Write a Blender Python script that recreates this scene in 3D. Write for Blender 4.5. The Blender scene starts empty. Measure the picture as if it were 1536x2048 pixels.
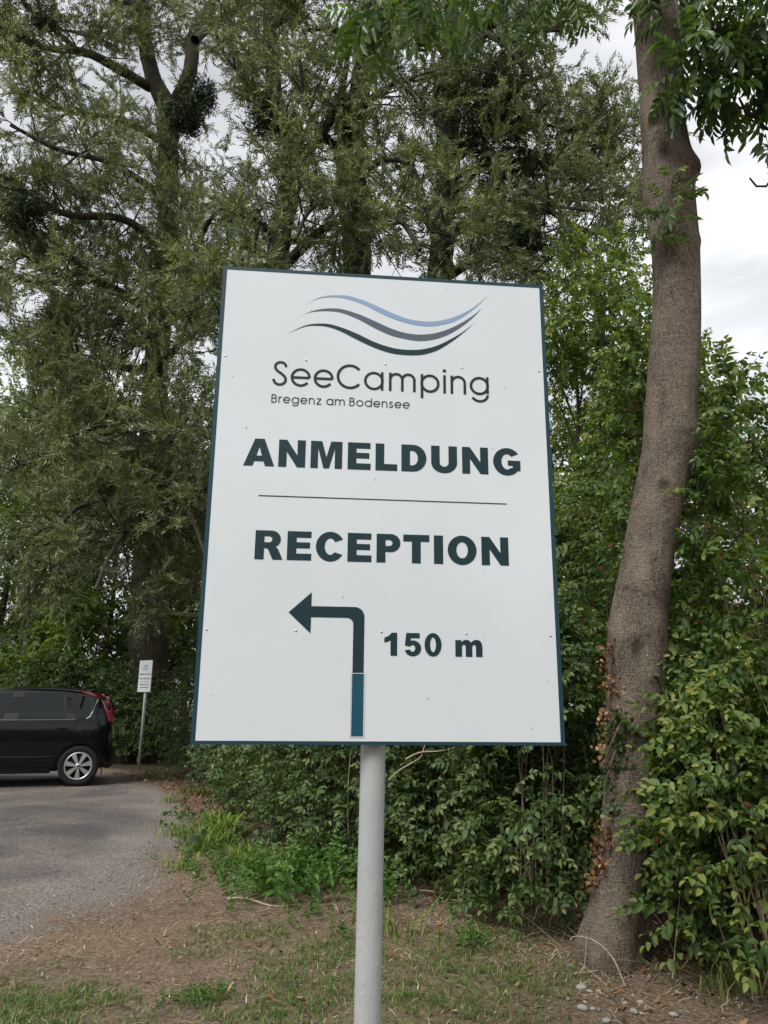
import bpy, bmesh, math, random
import numpy as np
from mathutils import Vector, Matrix
from mathutils.geometry import tessellate_polygon

random.seed(7)
RNG = np.random.default_rng(11)
R = math.radians
scene = bpy.context.scene
COL = scene.collection

# ------------------------------------------------------------------ camera
cam_data = bpy.data.cameras.new('camera')
cam = bpy.data.objects.new('camera', cam_data)
COL.objects.link(cam)
scene.camera = cam
right = Vector((0.99995913, -0.00224123, 0.00875871))
up = Vector((-0.00904091, -0.24788805, 0.9687465))
fwd = Vector((0.0, 0.96878609, 0.24789818))
cam.matrix_world = Matrix(((right.x, up.x, -fwd.x, 0.0), (right.y, up.y, -fwd.y, 0.0),
                           (right.z, up.z, -fwd.z, 1.30), (0, 0, 0, 1)))
cam_data.sensor_fit = 'VERTICAL'
cam_data.sensor_height = 36.0
cam_data.lens = 36.0 * 1500.0 / 2048.0
cam_data.clip_start = 0.05
cam_data.clip_end = 3000
cam_data.dof.use_dof = True
cam_data.dof.focus_distance = 2.25
cam_data.dof.aperture_fstop = 28.0

# ------------------------------------------------------------------ sky and sun
SUN_EL, SUN_AZ = R(50), R(214)          # high, behind the camera and a little to its left
world = bpy.data.worlds.new('World')
scene.world = world
world.use_nodes = True
nt = world.node_tree
nt.nodes.clear()
w_out = nt.nodes.new('ShaderNodeOutputWorld')
w_bg = nt.nodes.new('ShaderNodeBackground')
w_bg.inputs['Strength'].default_value = 0.1
sky = nt.nodes.new('ShaderNodeTexSky')
sky.sky_type = 'NISHITA'
sky.sun_disc = False
sky.sun_elevation = SUN_EL
sky.sun_rotation = SUN_AZ
sky.air_density = 1.0
sky.dust_density = 3.0
w_tc = nt.nodes.new('ShaderNodeTexCoord')
w_map = nt.nodes.new('ShaderNodeMapping')
w_map.inputs['Scale'].default_value = (1.0, 1.0, 2.6)
w_map.inputs['Rotation'].default_value = (0.0, 0.35, 0.4)
w_n = nt.nodes.new('ShaderNodeTexNoise')
w_n.inputs['Scale'].default_value = 2.6
w_n.inputs['Detail'].default_value = 7
w_n.inputs['Roughness'].default_value = 0.52
w_n.inputs['Distortion'].default_value = 0.5
w_r = nt.nodes.new('ShaderNodeValToRGB')
e_ = w_r.color_ramp.elements
e_.new(0.5)
for k_, (p_, c_) in enumerate(((0.30, (2.5, 2.55, 2.68)), (0.5, (3.85, 3.9, 4.0)), (0.68, (6.0, 6.0, 6.05)))):
    e_[k_].position = p_; e_[k_].color = (*c_, 1)
w_mix = nt.nodes.new('ShaderNodeMix')
w_mix.data_type = 'RGBA'
w_mix.inputs[0].default_value = 0.93   # closed cloud cover over the clear sky
nt.links.new(w_tc.outputs['Generated'], w_map.inputs['Vector'])
nt.links.new(w_map.outputs[0], w_n.inputs['Vector'])
nt.links.new(w_n.outputs['Fac'], w_r.inputs['Fac'])
nt.links.new(sky.outputs[0], w_mix.inputs[6])
nt.links.new(w_r.outputs[0], w_mix.inputs[7])
nt.links.new(w_mix.outputs[2], w_bg.inputs['Color'])
nt.links.new(w_bg.outputs[0], w_out.inputs['Surface'])

sun_data = bpy.data.lights.new('sun', 'SUN')
sun_data.energy = 1.5
sun_data.angle = R(30)
sun_data.color = (1.0, 0.97, 0.93)
sun = bpy.data.objects.new('sun', sun_data)
COL.objects.link(sun)
sd = Vector((math.sin(SUN_AZ) * math.cos(SUN_EL), math.cos(SUN_AZ) * math.cos(SUN_EL), math.sin(SUN_EL)))
sun.rotation_euler = sd.to_track_quat('Z', 'Y').to_euler()
sun.location = (0, 0, 30)

vs = scene.view_settings
vs.view_transform = 'Standard'
vs.look = 'None'
vs.exposure = 1.2
vs.gamma = 1.0
vs.use_curve_mapping = False
cy = scene.cycles
cy.max_bounces = 7
cy.diffuse_bounces = 4
cy.glossy_bounces = 3
cy.transmission_bounces = 5
cy.transparent_max_bounces = 6
cy.sample_clamp_indirect = 8.0
cy.use_denoising = True
cy.caustics_reflective = False
cy.caustics_refractive = False

# ------------------------------------------------------------------ helpers
def tag(o, label=None, cat=None, group=None, kind=None):
    if label: o['label'] = label
    if cat: o['category'] = cat
    if group: o['group'] = group
    if kind: o['kind'] = kind
    return o

def empty(name, loc=(0, 0, 0), rz=0.0):
    o = bpy.data.objects.new(name, None)
    o.empty_display_size = 0.2
    o.location = loc
    o.rotation_euler = (0, 0, rz)
    COL.objects.link(o)
    return o

def link(name, me, mat=None, parent=None, smooth=False):
    o = bpy.data.objects.new(name, me)
    COL.objects.link(o)
    if mat is not None and len(me.materials) == 0:
        me.materials.append(mat)
    if parent is not None:
        o.parent = parent
    if smooth and len(me.polygons):
        me.polygons.foreach_set('use_smooth', np.ones(len(me.polygons), dtype=bool))
    return o

def np_mesh(name, V, F, tint=None, extra=None):
    """V (n,3); F (m,3) or (m,4)"""
    V = np.asarray(V, dtype=np.float32)
    F = np.asarray(F, dtype=np.int32)
    k = F.shape[1]
    me = bpy.data.meshes.new(name)
    me.vertices.add(len(V))
    me.vertices.foreach_set('co', V.ravel())
    me.loops.add(F.size)
    me.loops.foreach_set('vertex_index', F.ravel())
    me.polygons.add(len(F))
    me.polygons.foreach_set('loop_start', np.arange(0, F.size, k, dtype=np.int32))
    me.update(calc_edges=True)
    if tint is not None:
        a = me.attributes.new('tint', 'FLOAT', 'POINT')
        a.data.foreach_set('value', np.asarray(tint, dtype=np.float32))
    for key, val in (extra or {}).items():
        a = me.attributes.new(key, 'FLOAT', 'POINT')
        a.data.foreach_set('value', np.asarray(val, dtype=np.float32))
    return me

def py_mesh(name, verts, faces):
    me = bpy.data.meshes.new(name)
    me.from_pydata([tuple(v) for v in verts], [], faces)
    me.update()
    return me

class MB:
    def __init__(self): self.v, self.f = [], []
    def add(self, vs, fs):
        o = len(self.v); self.v += [tuple(p) for p in vs]; self.f += [tuple(i + o for i in f) for f in fs]
    def box(self, a, b):
        x0, y0, z0 = a; x1, y1, z1 = b
        self.add([(x0,y0,z0),(x1,y0,z0),(x1,y1,z0),(x0,y1,z0),(x0,y0,z1),(x1,y0,z1),(x1,y1,z1),(x0,y1,z1)],
                 [(0,3,2,1),(4,5,6,7),(0,1,5,4),(1,2,6,5),(2,3,7,6),(3,0,4,7)])
    def prism(self, poly, y0, y1):
        """poly in (x,z), extruded along y; y0/y1 scalars or per-vertex lists"""
        n = len(poly)
        if not hasattr(y0, '__len__'): y0 = [y0] * n
        if not hasattr(y1, '__len__'): y1 = [y1] * n
        self.add([(p[0], y0[i], p[1]) for i, p in enumerate(poly)] + [(p[0], y1[i], p[1]) for i, p in enumerate(poly)],
                 [tuple(range(n)), tuple(range(2*n-1, n-1, -1))] + [(i, i+n, (i+1) % n + n, (i+1) % n) for i in range(n)])
    def tube(self, pts, rad, sides=10, caps=True):
        V, F = tube_arrays(np.array(pts, float), np.array(rad, float), sides)
        o = len(self.v)
        self.v += [tuple(p) for p in V]; self.f += [tuple(int(i) + o for i in f) for f in F]
        if caps:
            n = len(V)
            self.f.append(tuple(range(o + sides - 1, o - 1, -1))); self.f.append(tuple(range(o + n - sides, o + n)))
    def lathe(self, prof, seg=32, axis='y'):
        """profile list of (r, h) around the y axis"""
        n = len(prof); vs = []
        for k in range(seg):
            a = 2 * math.pi * k / seg
            for r, h in prof: vs.append((r * math.cos(a), h, r * math.sin(a)))
        fs = []
        for k in range(seg):
            k2 = (k + 1) % seg
            for i in range(n - 1): fs.append((k*n+i, k*n+i+1, k2*n+i+1, k2*n+i))
        self.add(vs, fs)
    def build(self, name, mat, parent=None, smooth=False):
        return link(name, py_mesh(name, self.v, self.f), mat, parent, smooth)

def tube_arrays(P, rad, sides=8):
    n = len(P)
    T = np.gradient(P, axis=0)
    T /= np.linalg.norm(T, axis=1, keepdims=True) + 1e-9
    ref = np.array([0.31, 0.87, 0.38]) if abs(T[:, 2]).mean() > 0.5 else np.array([0.05, 0.1, 0.99])
    A = np.cross(T, ref); A /= np.linalg.norm(A, axis=1, keepdims=True) + 1e-9
    B = np.cross(T, A)
    ang = np.arange(sides) * 2 * math.pi / sides
    V = P[:, None, :] + rad[:, None, None] * (A[:, None, :] * np.cos(ang)[None, :, None] + B[:, None, :] * np.sin(ang)[None, :, None])
    i = np.arange(n - 1)[:, None]; j = np.arange(sides)[None, :]; j2 = (j + 1) % sides
    F = np.stack([i*sides + j, i*sides + j2, (i+1)*sides + j2, (i+1)*sides + j], axis=-1).reshape(-1, 4)
    return V.reshape(-1, 3), F

def spline(P, n):
    """Catmull-Rom through rows of P (any width), n samples"""
    P = np.asarray(P, float)
    if len(P) == 2: P = np.array([P[0], (P[0] + P[1]) / 2, P[1]])
    Q = np.vstack([2*P[0]-P[1], P, 2*P[-1]-P[-2]])
    d = np.linalg.norm(np.diff(P[:, :3], axis=0), axis=1); s = np.concatenate([[0], np.cumsum(d)]); s /= s[-1]
    t = np.linspace(0, 1, n)
    k = np.clip(np.searchsorted(s, t, side='right') - 1, 0, len(P) - 2)
    u = ((t - s[k]) / (s[k+1] - s[k] + 1e-12))[:, None]
    p0, p1, p2, p3 = Q[k], Q[k+1], Q[k+2], Q[k+3]
    return 0.5 * (2*p1 + (p2-p0)*u + (2*p0-5*p1+4*p2-p3)*u**2 + (3*p1-p0-3*p2+p3)*u**3)

class Acc:
    """collects arrays into one mesh"""
    def __init__(self): self.V, self.F, self.T, self.n = [], [], [], 0
    def add(self, V, F, T=None):
        self.V.append(np.asarray(V, np.float32)); self.F.append(np.asarray(F) + self.n); self.n += len(V)
        self.T.append(np.full(len(V), 0.5, np.float32) if T is None else np.asarray(T, np.float32))
    def build(self, name, mat, parent=None, smooth=False, kind=None):
        me = np_mesh(name, np.concatenate(self.V), np.concatenate(self.F), np.concatenate(self.T))
        o = link(name, me, mat, parent, smooth)
        if kind: o['kind'] = kind
        return o

def vnoise(P, scale, seed=0):
    """smooth pseudo-noise from summed sines, about -1..1"""
    P = np.asarray(P, float) * scale
    r = np.random.default_rng(seed)
    out = np.zeros(len(P))
    for k in range(7):
        d = r.normal(size=P.shape[1]); d /= np.linalg.norm(d)
        out += np.sin(P @ d * (0.8 + 0.5 * k) + r.uniform(0, 6.28)) / (1 + 0.25 * k)
    return out / 3.0

# ------------------------------------------------------------------ materials
def new_mat(name):
    m = bpy.data.materials.new(name); m.use_nodes = True
    n = m.node_tree; n.nodes.clear()
    out = n.nodes.new('ShaderNodeOutputMaterial')
    return m, n, out

def bsdf(n, col=(0.5, 0.5, 0.5), rough=0.6, spec=0.4, metal=0.0):
    b = n.nodes.new('ShaderNodeBsdfPrincipled')
    b.inputs['Base Color'].default_value = (*col, 1)
    b.inputs['Roughness'].default_value = rough
    b.inputs['Specular IOR Level'].default_value = spec
    b.inputs['Metallic'].default_value = metal
    return b

def noise(n, scale, detail=4, rough=0.55, vec=None, dist=0.0):
    t = n.nodes.new('ShaderNodeTexNoise')
    t.inputs['Scale'].default_value = scale; t.inputs['Detail'].default_value = detail
    t.inputs['Roughness'].default_value = rough; t.inputs['Distortion'].default_value = dist
    if vec is not None: n.links.new(vec, t.inputs['Vector'])
    return t

def ramp(n, fac, stops):
    r = n.nodes.new('ShaderNodeValToRGB')
    e = r.color_ramp.elements
    while len(e) < len(stops): e.new(0.5)
    for k, (p, c) in enumerate(stops):
        e[k].position = p; e[k].color = (*c, 1)
    n.links.new(fac, r.inputs['Fac'])
    return r

def mixc(n, fac, a, b, mode='MIX'):
    m = n.nodes.new('ShaderNodeMix'); m.data_type = 'RGBA'; m.blend_type = mode
    for sock, val in ((m.inputs[0], fac), (m.inputs[6], a), (m.inputs[7], b)):
        if isinstance(val, (int, float)): sock.default_value = val
        elif isinstance(val, tuple): sock.default_value = (*val, 1)
        else: n.links.new(val, sock)
    return m.outputs[2]

def bump(n, height, strength=0.4, dist=0.02):
    b = n.nodes.new('ShaderNodeBump')
    b.inputs['Strength'].default_value = strength; b.inputs['Distance'].default_value = dist
    n.links.new(height, b.inputs['Height'])
    return b.outputs['Normal']

def tcoord(n, which='Object', scale=None):
    t = n.nodes.new('ShaderNodeTexCoord')
    if scale is None: return t.outputs[which]
    m = n.nodes.new('ShaderNodeMapping'); m.inputs['Scale'].default_value = scale
    n.links.new(t.outputs[which], m.inputs['Vector'])
    return m.outputs[0]

def plain(name, col, rough=0.6, spec=0.4, metal=0.0, var=0.12, vscale=6.0, coat=0.0):
    m, n, out = new_mat(name)
    b = bsdf(n, col, rough, spec, metal)
    t = noise(n, vscale, 4, 0.6, tcoord(n))
    r = ramp(n, t.outputs['Fac'], [(0.3, tuple(c * (1 - var) for c in col)), (0.7, tuple(min(1, c * (1 + var)) for c in col))])
    n.links.new(r.outputs[0], b.inputs['Base Color'])
    if coat:
        b.inputs['Coat Weight'].default_value = coat; b.inputs['Coat Roughness'].default_value = 0.03
    n.links.new(b.outputs[0], out.inputs['Surface'])
    return m

def leafmat(name, stops, trans=0.28, rough=0.42, spec=0.35):
    m, n, out = new_mat(name)
    a = n.nodes.new('ShaderNodeAttribute'); a.attribute_name = 'tint'
    r = ramp(n, a.outputs['Fac'], stops)
    b = bsdf(n, (0.1, 0.1, 0.1), rough, spec)
    n.links.new(r.outputs[0], b.inputs['Base Color'])
    t = n.nodes.new('ShaderNodeBsdfTranslucent')
    tc = mixc(n, 1.0, r.outputs[0], (1.25, 1.3, 0.6), 'MULTIPLY')
    n.links.new(tc, t.inputs['Color'])
    mx = n.nodes.new('ShaderNodeMixShader'); mx.inputs[0].default_value = trans
    n.links.new(b.outputs[0], mx.inputs[1]); n.links.new(t.outputs[0], mx.inputs[2])
    n.links.new(mx.outputs[0], out.inputs['Surface'])
    return m

def barkmat(name, dark, mid, light, scale=(9, 9, 1.6), bstr=0.7, lichen=None, fine=28):
    m, n, out = new_mat(name)
    v = tcoord(n, 'Object', scale)
    t1 = noise(n, 4.0, 6, 0.65, v, 0.6)
    t2 = noise(n, fine, 3, 0.6, tcoord(n))
    r = ramp(n, t1.outputs['Fac'], [(0.3, dark), (0.5, mid), (0.72, light)])
    c = mixc(n, 0.35, r.outputs[0], ramp(n, t2.outputs['Fac'], [(0.3, dark), (0.7, light)]).outputs[0])
    if lichen:
        t3 = noise(n, 1.3, 5, 0.6, tcoord(n))
        f = ramp(n, t3.outputs['Fac'], [(0.5, (0, 0, 0)), (0.68, (0.6, 0.6, 0.6))])
        c = mixc(n, f.outputs[0], c, lichen)
    b = bsdf(n, mid, 0.9, 0.15)
    n.links.new(c, b.inputs['Base Color'])
    ad = n.nodes.new('ShaderNodeMath'); ad.operation = 'ADD'
    n.links.new(t1.outputs['Fac'], ad.inputs[0]); n.links.new(t2.outputs['Fac'], ad.inputs[1])
    n.links.new(bump(n, ad.outputs[0], bstr, 0.02), b.inputs['Normal'])
    n.links.new(b.outputs[0], out.inputs['Surface'])
    return m

def ashbark(name):
    m, n, out = new_mat(name)
    v = tcoord(n, 'Object', (30, 30, 5.0)); o = tcoord(n)
    fis = noise(n, 3.0, 5, 0.6, v, 1.2); wr = noise(n, 3.0, 4, 0.6, tcoord(n, 'Object', (8, 8, 40)), 0.8); fine = noise(n, 70, 4, 0.7, o); pat = noise(n, 3.2, 6, 0.7, o, 0.6); blot = noise(n, 9, 5, 0.75, o)
    base = ramp(n, fine.outputs['Fac'], [(0.34, (0.095, 0.072, 0.054)), (0.5, (0.205, 0.162, 0.128)), (0.66, (0.34, 0.285, 0.235))])
    c = mixc(n, ramp(n, pat.outputs['Fac'], [(0.44, (0, 0, 0)), (0.62, (0.75, 0.75, 0.75))]).outputs[0], base.outputs[0], (0.35, 0.295, 0.23))
    c = mixc(n, ramp(n, pat.outputs['Fac'], [(0.30, (0.7, 0.7, 0.7)), (0.44, (0, 0, 0))]).outputs[0], c, (0.085, 0.072, 0.050))
    c = mixc(n, ramp(n, blot.outputs['Fac'], [(0.60, (0, 0, 0)), (0.70, (0.8, 0.8, 0.8))]).outputs[0], c, (0.44, 0.405, 0.34))
    c = mixc(n, ramp(n, fis.outputs['Fac'], [(0.33, (0.6, 0.6, 0.6)), (0.45, (0, 0, 0))]).outputs[0], c, (0.050, 0.038, 0.028))
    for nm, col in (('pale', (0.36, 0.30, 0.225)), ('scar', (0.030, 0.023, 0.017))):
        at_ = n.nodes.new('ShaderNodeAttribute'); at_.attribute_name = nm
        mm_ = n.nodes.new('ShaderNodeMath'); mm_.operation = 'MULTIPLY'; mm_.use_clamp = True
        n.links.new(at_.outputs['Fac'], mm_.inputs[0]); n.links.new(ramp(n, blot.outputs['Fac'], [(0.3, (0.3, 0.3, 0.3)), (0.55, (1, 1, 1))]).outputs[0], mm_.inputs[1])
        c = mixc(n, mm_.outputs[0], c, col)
    b = bsdf(n, (0.1, 0.1, 0.1), 0.92, 0.15); n.links.new(c, b.inputs['Base Color'])
    a1 = n.nodes.new('ShaderNodeMath'); a1.operation = 'MULTIPLY_ADD'; a1.inputs[1].default_value = 1.6
    n.links.new(fis.outputs['Fac'], a1.inputs[0]); n.links.new(fine.outputs['Fac'], a1.inputs[2])
    a2 = n.nodes.new('ShaderNodeMath'); a2.operation = 'MULTIPLY_ADD'; a2.inputs[1].default_value = 1.1
    n.links.new(wr.outputs['Fac'], a2.inputs[0]); n.links.new(a1.outputs[0], a2.inputs[2])
    n.links.new(bump(n, a2.outputs[0], 1.0, 0.032), b.inputs['Normal'])
    n.links.new(b.outputs[0], out.inputs['Surface'])
    return m

M = {}
M['willow_leaf'] = leafmat('willow_leaf', [(0.0, (0.056, 0.078, 0.034)), (0.35, (0.115, 0.145, 0.070)), (0.65, (0.20, 0.235, 0.135)), (0.93, (0.40, 0.43, 0.31))], 0.44, 0.42)
M['dogwood_leaf'] = leafmat('dogwood_leaf', [(0.0, (0.034, 0.070, 0.020)), (0.4, (0.070, 0.128, 0.032)), (0.7, (0.125, 0.185, 0.044)), (0.93, (0.23, 0.26, 0.062)), (0.965, (0.22, 0.15, 0.06)), (1.0, (0.22, 0.06, 0.045))], 0.34, 0.48, 0.32)
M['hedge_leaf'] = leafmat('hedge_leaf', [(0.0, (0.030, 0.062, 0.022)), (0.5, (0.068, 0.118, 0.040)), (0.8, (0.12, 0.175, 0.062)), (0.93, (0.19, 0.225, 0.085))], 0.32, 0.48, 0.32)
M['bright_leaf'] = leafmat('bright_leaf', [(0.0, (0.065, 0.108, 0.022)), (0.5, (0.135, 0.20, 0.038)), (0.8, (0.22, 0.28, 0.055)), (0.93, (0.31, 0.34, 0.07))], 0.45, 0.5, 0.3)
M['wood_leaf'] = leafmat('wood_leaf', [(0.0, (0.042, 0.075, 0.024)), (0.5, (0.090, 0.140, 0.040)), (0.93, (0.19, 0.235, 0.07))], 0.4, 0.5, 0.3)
M['rust_leaf'] = leafmat('rust_leaf', [(0.0, (0.035, 0.050, 0.018)), (0.45, (0.080, 0.080, 0.030)), (0.8, (0.13, 0.075, 0.045)), (0.93, (0.20, 0.08, 0.055))], 0.3, 0.45, 0.35)
M['ash_leaf'] = leafmat('ash_leaf', [(0.0, (0.028, 0.068, 0.022)), (0.5, (0.062, 0.122, 0.032)), (0.93, (0.14, 0.21, 0.05))], 0.4, 0.34, 0.5)
M['mistletoe_leaf'] = leafmat('mistletoe_leaf', [(0.0, (0.014, 0.026, 0.010)), (0.93, (0.040, 0.060, 0.020))], 0.1, 0.6, 0.2)
M['grass'] = leafmat('grass', [(0.0, (0.045, 0.095, 0.018)), (0.55, (0.085, 0.165, 0.03)), (0.85, (0.15, 0.22, 0.05)), (1.0, (0.38, 0.32, 0.17))], 0.25, 0.5)
M['tuft'] = leafmat('tuft_grass', [(0.0, (0.07, 0.13, 0.018)), (0.6, (0.14, 0.24, 0.03)), (1.0, (0.26, 0.32, 0.07))], 0.3, 0.45)
M['nettle'] = leafmat('nettle_leaf', [(0.0, (0.035, 0.085, 0.018)), (0.5, (0.07, 0.16, 0.03)), (1.0, (0.12, 0.24, 0.05))], 0.3, 0.45)
M['straw'] = leafmat('straw', [(0.0, (0.09, 0.055, 0.035)), (0.45, (0.25, 0.18, 0.115)), (0.75, (0.46, 0.38, 0.27)), (1.0, (0.62, 0.55, 0.43))], 0.1, 0.7, 0.2)
M['litter'] = leafmat('litter', [(0.0, (0.05, 0.028, 0.017)), (0.5, (0.15, 0.075, 0.038)), (0.85, (0.30, 0.17, 0.08)), (1.0, (0.42, 0.28, 0.16))], 0.1, 0.75, 0.2)
M['dry_ivy'] = leafmat('dry_ivy', [(0.0, (0.11, 0.055, 0.028)), (0.5, (0.27, 0.145, 0.07)), (1.0, (0.44, 0.29, 0.16))], 0.15, 0.7, 0.2)
M['willow_bark'] = barkmat('willow_bark', (0.014, 0.012, 0.009), (0.042, 0.036, 0.028), (0.09, 0.078, 0.060), (5, 5, 1.1), 1.0)
M['branch_bark'] = barkmat('branch_bark', (0.022, 0.020, 0.015), (0.050, 0.046, 0.036), (0.10, 0.092, 0.072), (9, 9, 3), 0.5)
M['stem_bark'] = barkmat('stem_bark', (0.05, 0.035, 0.025), (0.12, 0.09, 0.065), (0.24, 0.19, 0.14), (20, 20, 8), 0.3)
M['dry_stem'] = barkmat('dry_stem', (0.22, 0.16, 0.10), (0.38, 0.30, 0.21), (0.55, 0.46, 0.34), (20, 20, 20), 0.2)

# ------------------------------------------------------------------ foliage templates
def leaf_quad(L, W, fold=0.25, droop=0.15):
    """narrow leaf along +x: base, side, tip, side"""
    return np.array([(0, 0, 0), (L*0.42, W/2, W*fold), (L, 0, -L*droop), (L*0.42, -W/2, W*fold)]), np.array([(0, 1, 2, 3)])

def leaf_oval(L, W, fold=0.22, droop=0.25):
    v = np.array([(0, 0, 0), (L*0.30, W*0.5, W*fold*0.8), (L*0.68, W*0.42, W*fold*0.7 - L*droop*0.4), (L, 0, -L*droop),
                  (L*0.68, -W*0.42, W*fold*0.7 - L*droop*0.4), (L*0.30, -W*0.5, W*fold*0.8)])
    return v, np.array([(0, 1, 2, 3), (0, 3, 4, 5)])

def rot_to(d, roll):
    d = d / np.linalg.norm(d)
    ref = np.array([0, 0, 1.0]) if abs(d[2]) < 0.95 else np.array([1.0, 0, 0])
    y = np.cross(ref, d); y /= np.linalg.norm(y); z = np.cross(d, y)
    c, s = math.cos(roll), math.sin(roll)
    return np.stack([d, c*y + s*z, -s*y + c*z], axis=1)

def twig(kind, rng):
    V, F, T, n = [], [], [], 0
    def put(v, f, p, d, roll, tint):
        nonlocal n
        V.append(v @ rot_to(np.array(d, float), roll).T + np.array(p)); F.append(f + n); n += len(v); T.append(np.full(len(v), tint))
    if kind == 'willow':
        L, k = rng.uniform(0.24, 0.40), 18
        for i in range(k):
            t = (i + 0.6) / k
            p = (L*t, 0, -0.05*t*t); a = i * 2.4 + rng.uniform(-0.6, 0.6); s = rng.uniform(0.55, 1.0)
            d = (0.9, s*math.cos(a)*0.75, s*math.sin(a)*0.75 - 0.08)
            v, f = leaf_quad(rng.uniform(0.075, 0.115), rng.uniform(0.019, 0.026), 0.2, rng.uniform(0.0, 0.25))
            put(v, f, p, d, rng.uniform(-1.4, 1.4), np.clip(rng.beta(2, 2.6), 0, 1))
    elif kind in ('dogwood', 'hedge', 'broad', 'far_hedge'):
        L, k = {'dogwood': (0.24, 5), 'hedge': (0.20, 5), 'far_hedge': (0.20, 5), 'broad': (0.34, 5)}[kind]
        ll = {'dogwood': 0.058, 'hedge': 0.050, 'far_hedge': 0.054, 'broad': 0.112}[kind]
        wd = {'dogwood': 0.56, 'hedge': 0.55, 'far_hedge': 0.6, 'broad': 0.66}[kind]
        for i in range(k):
            t = (i + 0.5) / k
            for s in (-1, 1):
                x = rng.uniform(0.5, 1.25) * ll
                v, f = (leaf_quad if kind in ('broad', 'far_hedge') else leaf_oval)(x, x * wd * rng.uniform(0.85, 1.1), rng.uniform(0.1, 0.3), rng.uniform(0.1, 0.5))
                yaw = s * rng.uniform(0.6, 1.25)
                d = (math.cos(yaw), math.sin(yaw), rng.uniform(-0.55, 0.15))
                put(v, f, (L*t, 0, -0.12*L*t*t), d, rng.uniform(-0.6, 0.6), 1.5 if (kind == 'dogwood' and rng.uniform() < 0.012) else np.clip(rng.beta(2, 2.4), 0, 1))
        v, f = (leaf_quad if kind in ('broad', 'far_hedge') else leaf_oval)(ll*0.8, ll*0.8*wd, 0.25, 0.2)
        put(v, f, (L, 0, -0.12*L), (1, 0, -0.2), 0.0, 0.8)
    elif kind == 'ash':
        L = rng.uniform(0.17, 0.25)
        sag = rng.uniform(0.1, 0.3)
        for i in range(4):
            t = 0.28 + 0.2 * i
            for s in (-1, 1):
                x = rng.uniform(0.07, 0.10)
                v, f = leaf_oval(x, x * 0.33, 0.2, rng.uniform(0.1, 0.4))
                d = (0.75, s * 0.75, -0.25 + rng.uniform(-0.2, 0.1))
                put(v, f, (L*t, 0, -sag*L*t*t), d, rng.uniform(-0.4, 0.4), np.clip(rng.beta(2, 2), 0, 1))
        v, f = leaf_oval(0.095, 0.034, 0.2, 0.2); put(v, f, (L, 0, -sag*L), (1, 0, -0.5), 0, 0.6)
        w = 0.0016
        rv = np.array([(0, -w, 0), (0, w, 0), (L*0.5, w, -sag*L*0.25), (L*0.5, -w, -sag*L*0.25), (L, w, -sag*L), (L, -w, -sag*L)])
        put(rv, np.array([(0, 1, 2, 3), (3, 2, 4, 5)]), (0, 0, 0), (1, 0, 0), 0, 0.9)
    elif kind == 'mistletoe':
        for i in range(16):
            d = rng.normal(size=3); d[2] -= 0.3; d /= np.linalg.norm(d)
            v, f = leaf_quad(rng.uniform(0.09, 0.13), 0.026, 0.15, 0.1)
            put(v, f, d * rng.uniform(0.02, 0.14), d + rng.normal(size=3) * 0.6, rng.uniform(-2, 2), rng.uniform())
    elif kind == 'nettle':
        h = rng.uniform(0.2, 0.34)
        for i in range(6):
            t = 0.25 + 0.75 * i / 5; a0 = i * 1.57
            for s in (0, 1):
                a = a0 + s * math.pi + rng.uniform(-0.2, 0.2); x = 0.075 * (1.15 - 0.6 * t)
                v, f = leaf_oval(x, x * 0.55, 0.2, rng.uniform(0.2, 0.5))
                put(v, f, (h*t, 0, 0), (0.25, math.cos(a), math.sin(a)), rng.uniform(-0.3, 0.3) + 1.57, np.clip(rng.beta(2, 2) * 0.6 + 0.4 * t, 0, 1))
    elif kind == 'ivy':
        for i in range(7):
            x = rng.uniform(0.03, 0.05)
            v, f = leaf_oval(x, x * 0.95, 0.1, 0.2)
            put(v, f, (rng.uniform(0, 0.14), rng.uniform(-0.05, 0.05), rng.uniform(0, 0.02)), (rng.uniform(-0.3, 1), rng.uniform(-1, 1), rng.uniform(-0.2, 0.5)), rng.uniform(-0.8, 0.8), rng.uniform())
    T = np.concatenate(T)
    return np.concatenate(V), np.concatenate(F), T

TPL = {}
for kind_, cnt_ in (('willow', 14), ('dogwood', 12), ('hedge', 10), ('far_hedge', 10), ('broad', 10), ('ash', 10), ('mistletoe', 5), ('nettle', 6), ('ivy', 6)):
    r_ = np.random.default_rng(abs(sum(ord(c) for c in kind_)) + 3)
    TPL[kind_] = [twig(kind_, r_) for _ in range(cnt_)]

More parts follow.
